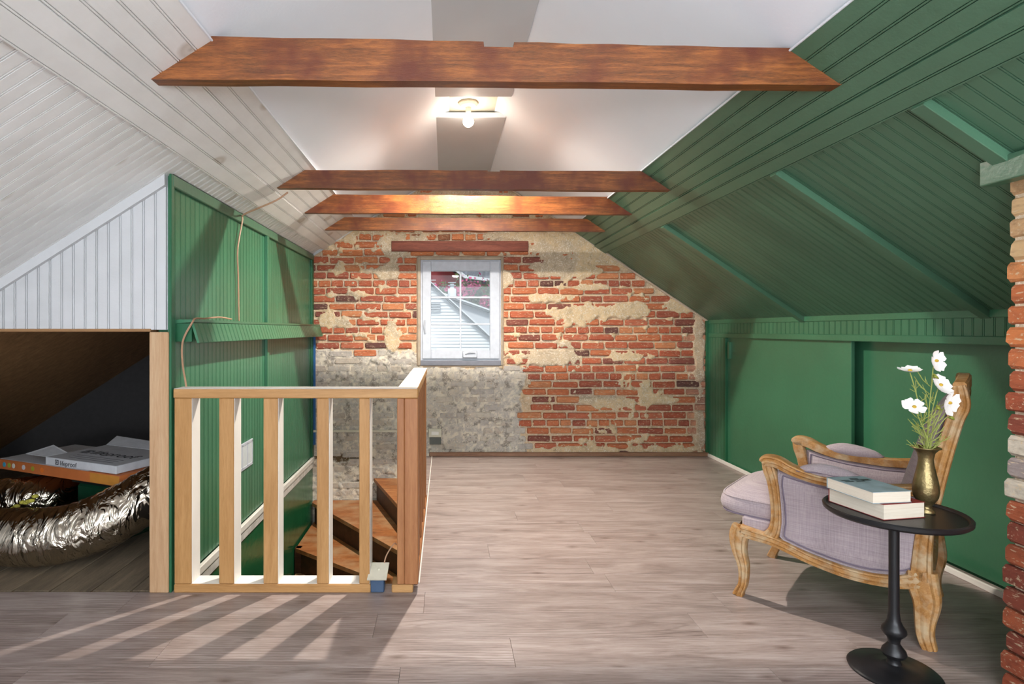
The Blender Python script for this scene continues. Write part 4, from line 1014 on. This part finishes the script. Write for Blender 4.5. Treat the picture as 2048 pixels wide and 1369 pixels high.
# ------------------------------------------------------------------ outside the window
def OX(x_, D): return (x_-890)*D/F
def OZ(y_, D): return H-(y_-660)*D/F
SIDE = plain('white_siding', lin(226, 232, 234), .6)
D = 13.0
hs1 = tag(empty('neighbour_house', (OX(900, D), D, OZ(760, D))), 'white clapboard gable house close outside the window', 'house')
IHs = Matrix.Translation((-OX(900, D), -D, -OZ(760, D)))
def hch(root, I, name, m, mat, label=None):
    o = m.build(name, mat); o.parent = root; o.matrix_local = I
    if label: o['label'] = label
    return o
rake = lambda yy_: 863+(yy_-571)*(979.5-863)/(677-571)
m = MB(); yy_ = 560
while yy_ < 790:
    y2 = yy_+6.4; xr = rake(y2)-2
    if xr > 835: m.loft([[(OX(800, D), D-.045, OZ(y2, D)), (OX(xr, D), D-.045, OZ(y2, D)), (OX(xr, D), D-.01, OZ(yy_, D)), (OX(800, D), D-.01, OZ(yy_, D))], [(OX(800, D), D+.05, OZ(y2, D)), (OX(xr, D), D+.05, OZ(y2, D)), (OX(xr, D), D+.05, OZ(yy_, D)), (OX(800, D), D+.05, OZ(yy_, D))]])
    yy_ = y2
tag(hch(hs1, IHs, 'clapboards', m, SIDE), None, kind='stuff')
hch(hs1, IHs, 'house_wall', MB().prism([(OX(800, D), OZ(800, D)), (OX(1100, D), OZ(800, D)), (OX(rake(785), D), OZ(785, D)), (OX(845, D), OZ(556, D)), (OX(800, D), OZ(556, D))], D+.05, D+4, lambda p, q, a: (p, a, q)), SIDE)
def rakeboard(a, b, th, mat, name, y0, y1):
    (ax, ay), (bx, by) = a, b; return hch(hs1, IHs, name, MB().prism([(OX(ax, D), OZ(ay, D)), (OX(bx, D), OZ(by, D)), (OX(bx, D), OZ(by+th, D)), (OX(ax, D), OZ(ay+th, D))], y0, y1, lambda p, q, a_: (p, a_, q)), mat)
ALU = plain('grey_roof_edge', lin(90, 98, 98), .5)
rakeboard((845, 552), (1000, 693), 5, ALU, 'roof_edge', D-.18, D+4); rakeboard((845, 549), (1000, 690), 2.5, SIDE, 'fascia', D-.22, D-.18)
lv = MB(); 
for k in range(4): lv.box(OX(850, D), OX(880, D), D-.10, D-.05, OZ(609+5*k, D), OZ(606+5*k, D))
hch(hs1, IHs, 'gable_vent', lv, plain('louvre_grey', lin(170, 176, 178), .6))  # louvre slats a little greyer than the siding
# second roof, sloping away to the right, pale metal
D2 = 15.5
hs2 = tag(empty('shed_roof_house', (OX(930, D2), D2, OZ(760, D2))), 'low white building with a pale roof behind the clapboard gable', 'house'); I2 = Matrix.Translation((-OX(930, D2), -D2, -OZ(760, D2)))
hch(hs2, I2, 'pale_wall', MB().prism([(OX(870, D2), OZ(590, D2)), (OX(1100, D2), OZ(666, D2)), (OX(1100, D2), OZ(800, D2)), (OX(870, D2), OZ(800, D2))], D2, D2+3, lambda p, q, a: (p, a, q)), plain('pale_stucco', lin(206, 212, 216), .7))
hch(hs2, I2, 'roof_edge', MB().prism([(OX(870, D2), OZ(583, D2)), (OX(1100, D2), OZ(664, D2)), (OX(1100, D2), OZ(669, D2)), (OX(870, D2), OZ(588, D2))], D2-.2, D2+3, lambda p, q, a: (p, a, q)), ALU)
hch(hs2, I2, 'fascia', MB().prism([(OX(870, D2), OZ(581, D2)), (OX(1100, D2), OZ(662, D2)), (OX(1100, D2), OZ(665, D2)), (OX(870, D2), OZ(584, D2))], D2-.22, D2-.2, lambda p, q, a: (p, a, q)), SIDE)
pv = MB(); pv.lathe([(0, 0), (.105, 0), (.105, .20), (.09, .22), (0, .22)], 16); pv.lathe([(0, .22), (.05, .22), (.05, .34), (0, .34)], 12); pv.lathe([(0, .29), (.10, .29), (.10, .305), (0, .305)], 16); pv.lathe([(0, .36), (.10, .36), (.10, .375), (0, .375)], 16)
o = pv.build('roof_vent', SIDE, None, True); o.location = (OX(904, 14.5), 14.5, OZ(595, 14.5)); tag(o, 'white capped vent pipe rising from the neighbour roof', 'vent pipe')
# red building
D3 = 24.0
hs3 = tag(empty('red_building', (OX(870, D3), D3, OZ(800, D3))), 'dark red building with a grey shingle roof beyond the tree', 'building'); I3 = Matrix.Translation((-OX(870, D3), -D3, -OZ(800, D3)))
hch(hs3, I3, 'red_wall', MB().prism([(OX(780, D3), OZ(460, D3)), (OX(850, D3), OZ(500, D3)), (OX(928, D3), OZ(562, D3)), (OX(1100, D3), OZ(590, D3)), (OX(1100, D3), OZ(800, D3)), (OX(780, D3), OZ(800, D3))], D3, D3+2, lambda p, q, a: (p, a, q)), paint('red_brick_far', lin(150, 60, 62), .8, .2, 3, 0))
hch(hs3, I3, 'roof', MB().prism([(OX(860, D3), OZ(500, D3)), (OX(1100, D3), OZ(430, D3)), (OX(1100, D3), OZ(580, D3)), (OX(932, D3), OZ(556, D3))], D3-.6, D3+3, lambda p, q, a: (p, a, q)), paint('grey_shingle', lin(128, 132, 138), .9, .3, 8, 0))
hch(hs3, I3, 'fascia', MB().prism([(OX(850, D3), OZ(502, D3)), (OX(862, D3), OZ(500, D3)), (OX(930, D3), OZ(554, D3)), (OX(1100, D3), OZ(578, D3)), (OX(1100, D3), OZ(582, D3)), (OX(928, D3), OZ(560, D3))], D3-.8, D3-.6, lambda p, q, a: (p, a, q)), SIDE)
for k, yy_ in enumerate((562, 568, 574)): hch(hs3, I3, 'railing_bar', MB().box(OX(862, D3), OX(872, D3), D3-.5, D3-.4, OZ(yy_+1.2, D3), OZ(yy_, D3)), SIDE)
# crape myrtle
D4 = 18.5
tr_ = tag(empty('crape_myrtle', (OX(940, D4), D4, -3.5)), 'bushy green tree with pink blossom seen through the window', 'tree'); base = Vector((OX(940, D4), D4, -3.5))
r = random.Random(12); lfm, blm = MB(), MB()
blobs = [(905, 596, 30, 22), (940, 585, 30, 26), (975, 600, 26, 30), (1005, 590, 26, 30), (950, 620, 34, 24), (885, 590, 22, 18), (1000, 630, 30, 24)]
for bx, by, rx_, ry_ in blobs:
    for k in range(560):
        a_ = r.gauss(0, .5); b_ = r.gauss(0, .5)
        p = Vector((OX(bx+a_*rx_, D4), D4+r.uniform(-.5, .5), OZ(by+b_*ry_, D4)))-base; s_ = r.uniform(.04, .085)
        d1_ = Vector((r.uniform(-1, 1), r.uniform(-1, 1), r.uniform(-1, 1))).normalized(); d2_ = d1_.cross(Vector((r.uniform(-1, 1), .3, r.uniform(-1, 1)))).normalized()
        pink = (fbm(np.array(p.x), np.array(p.z), 2.2, 5) > .47) and r.random() < .8
        (blm if pink else lfm).add([p-d1_*s_, p+d2_*s_*.6, p+d1_*s_, p-d2_*s_*.6], [(0, 1, 2, 3)])
tag(lfm.build('leaves', plain('leaf_green', lin(86, 104, 50), .7), tr_), kind='stuff'); tag(blm.build('blossom', plain('pink_blossom', lin(206, 84, 132), .7), tr_), None, kind='stuff')
MB().tube([(0, 0, -2), (.1, 0, 1.5), (-.1, 0, 3.2), (.2, 0, 5)], [.15, .12, .09, .04], 8).build('trunk', CARD_B, tr_)
gp = MB().box(-30, 30, YB+.5, 60, -3.7, -3.6).build('ground', paint('grass_ground', lin(92, 104, 66), .9, .2, 1, 0)); struct(gp, 'ground outside the house')
bpy.context.view_layer.update()
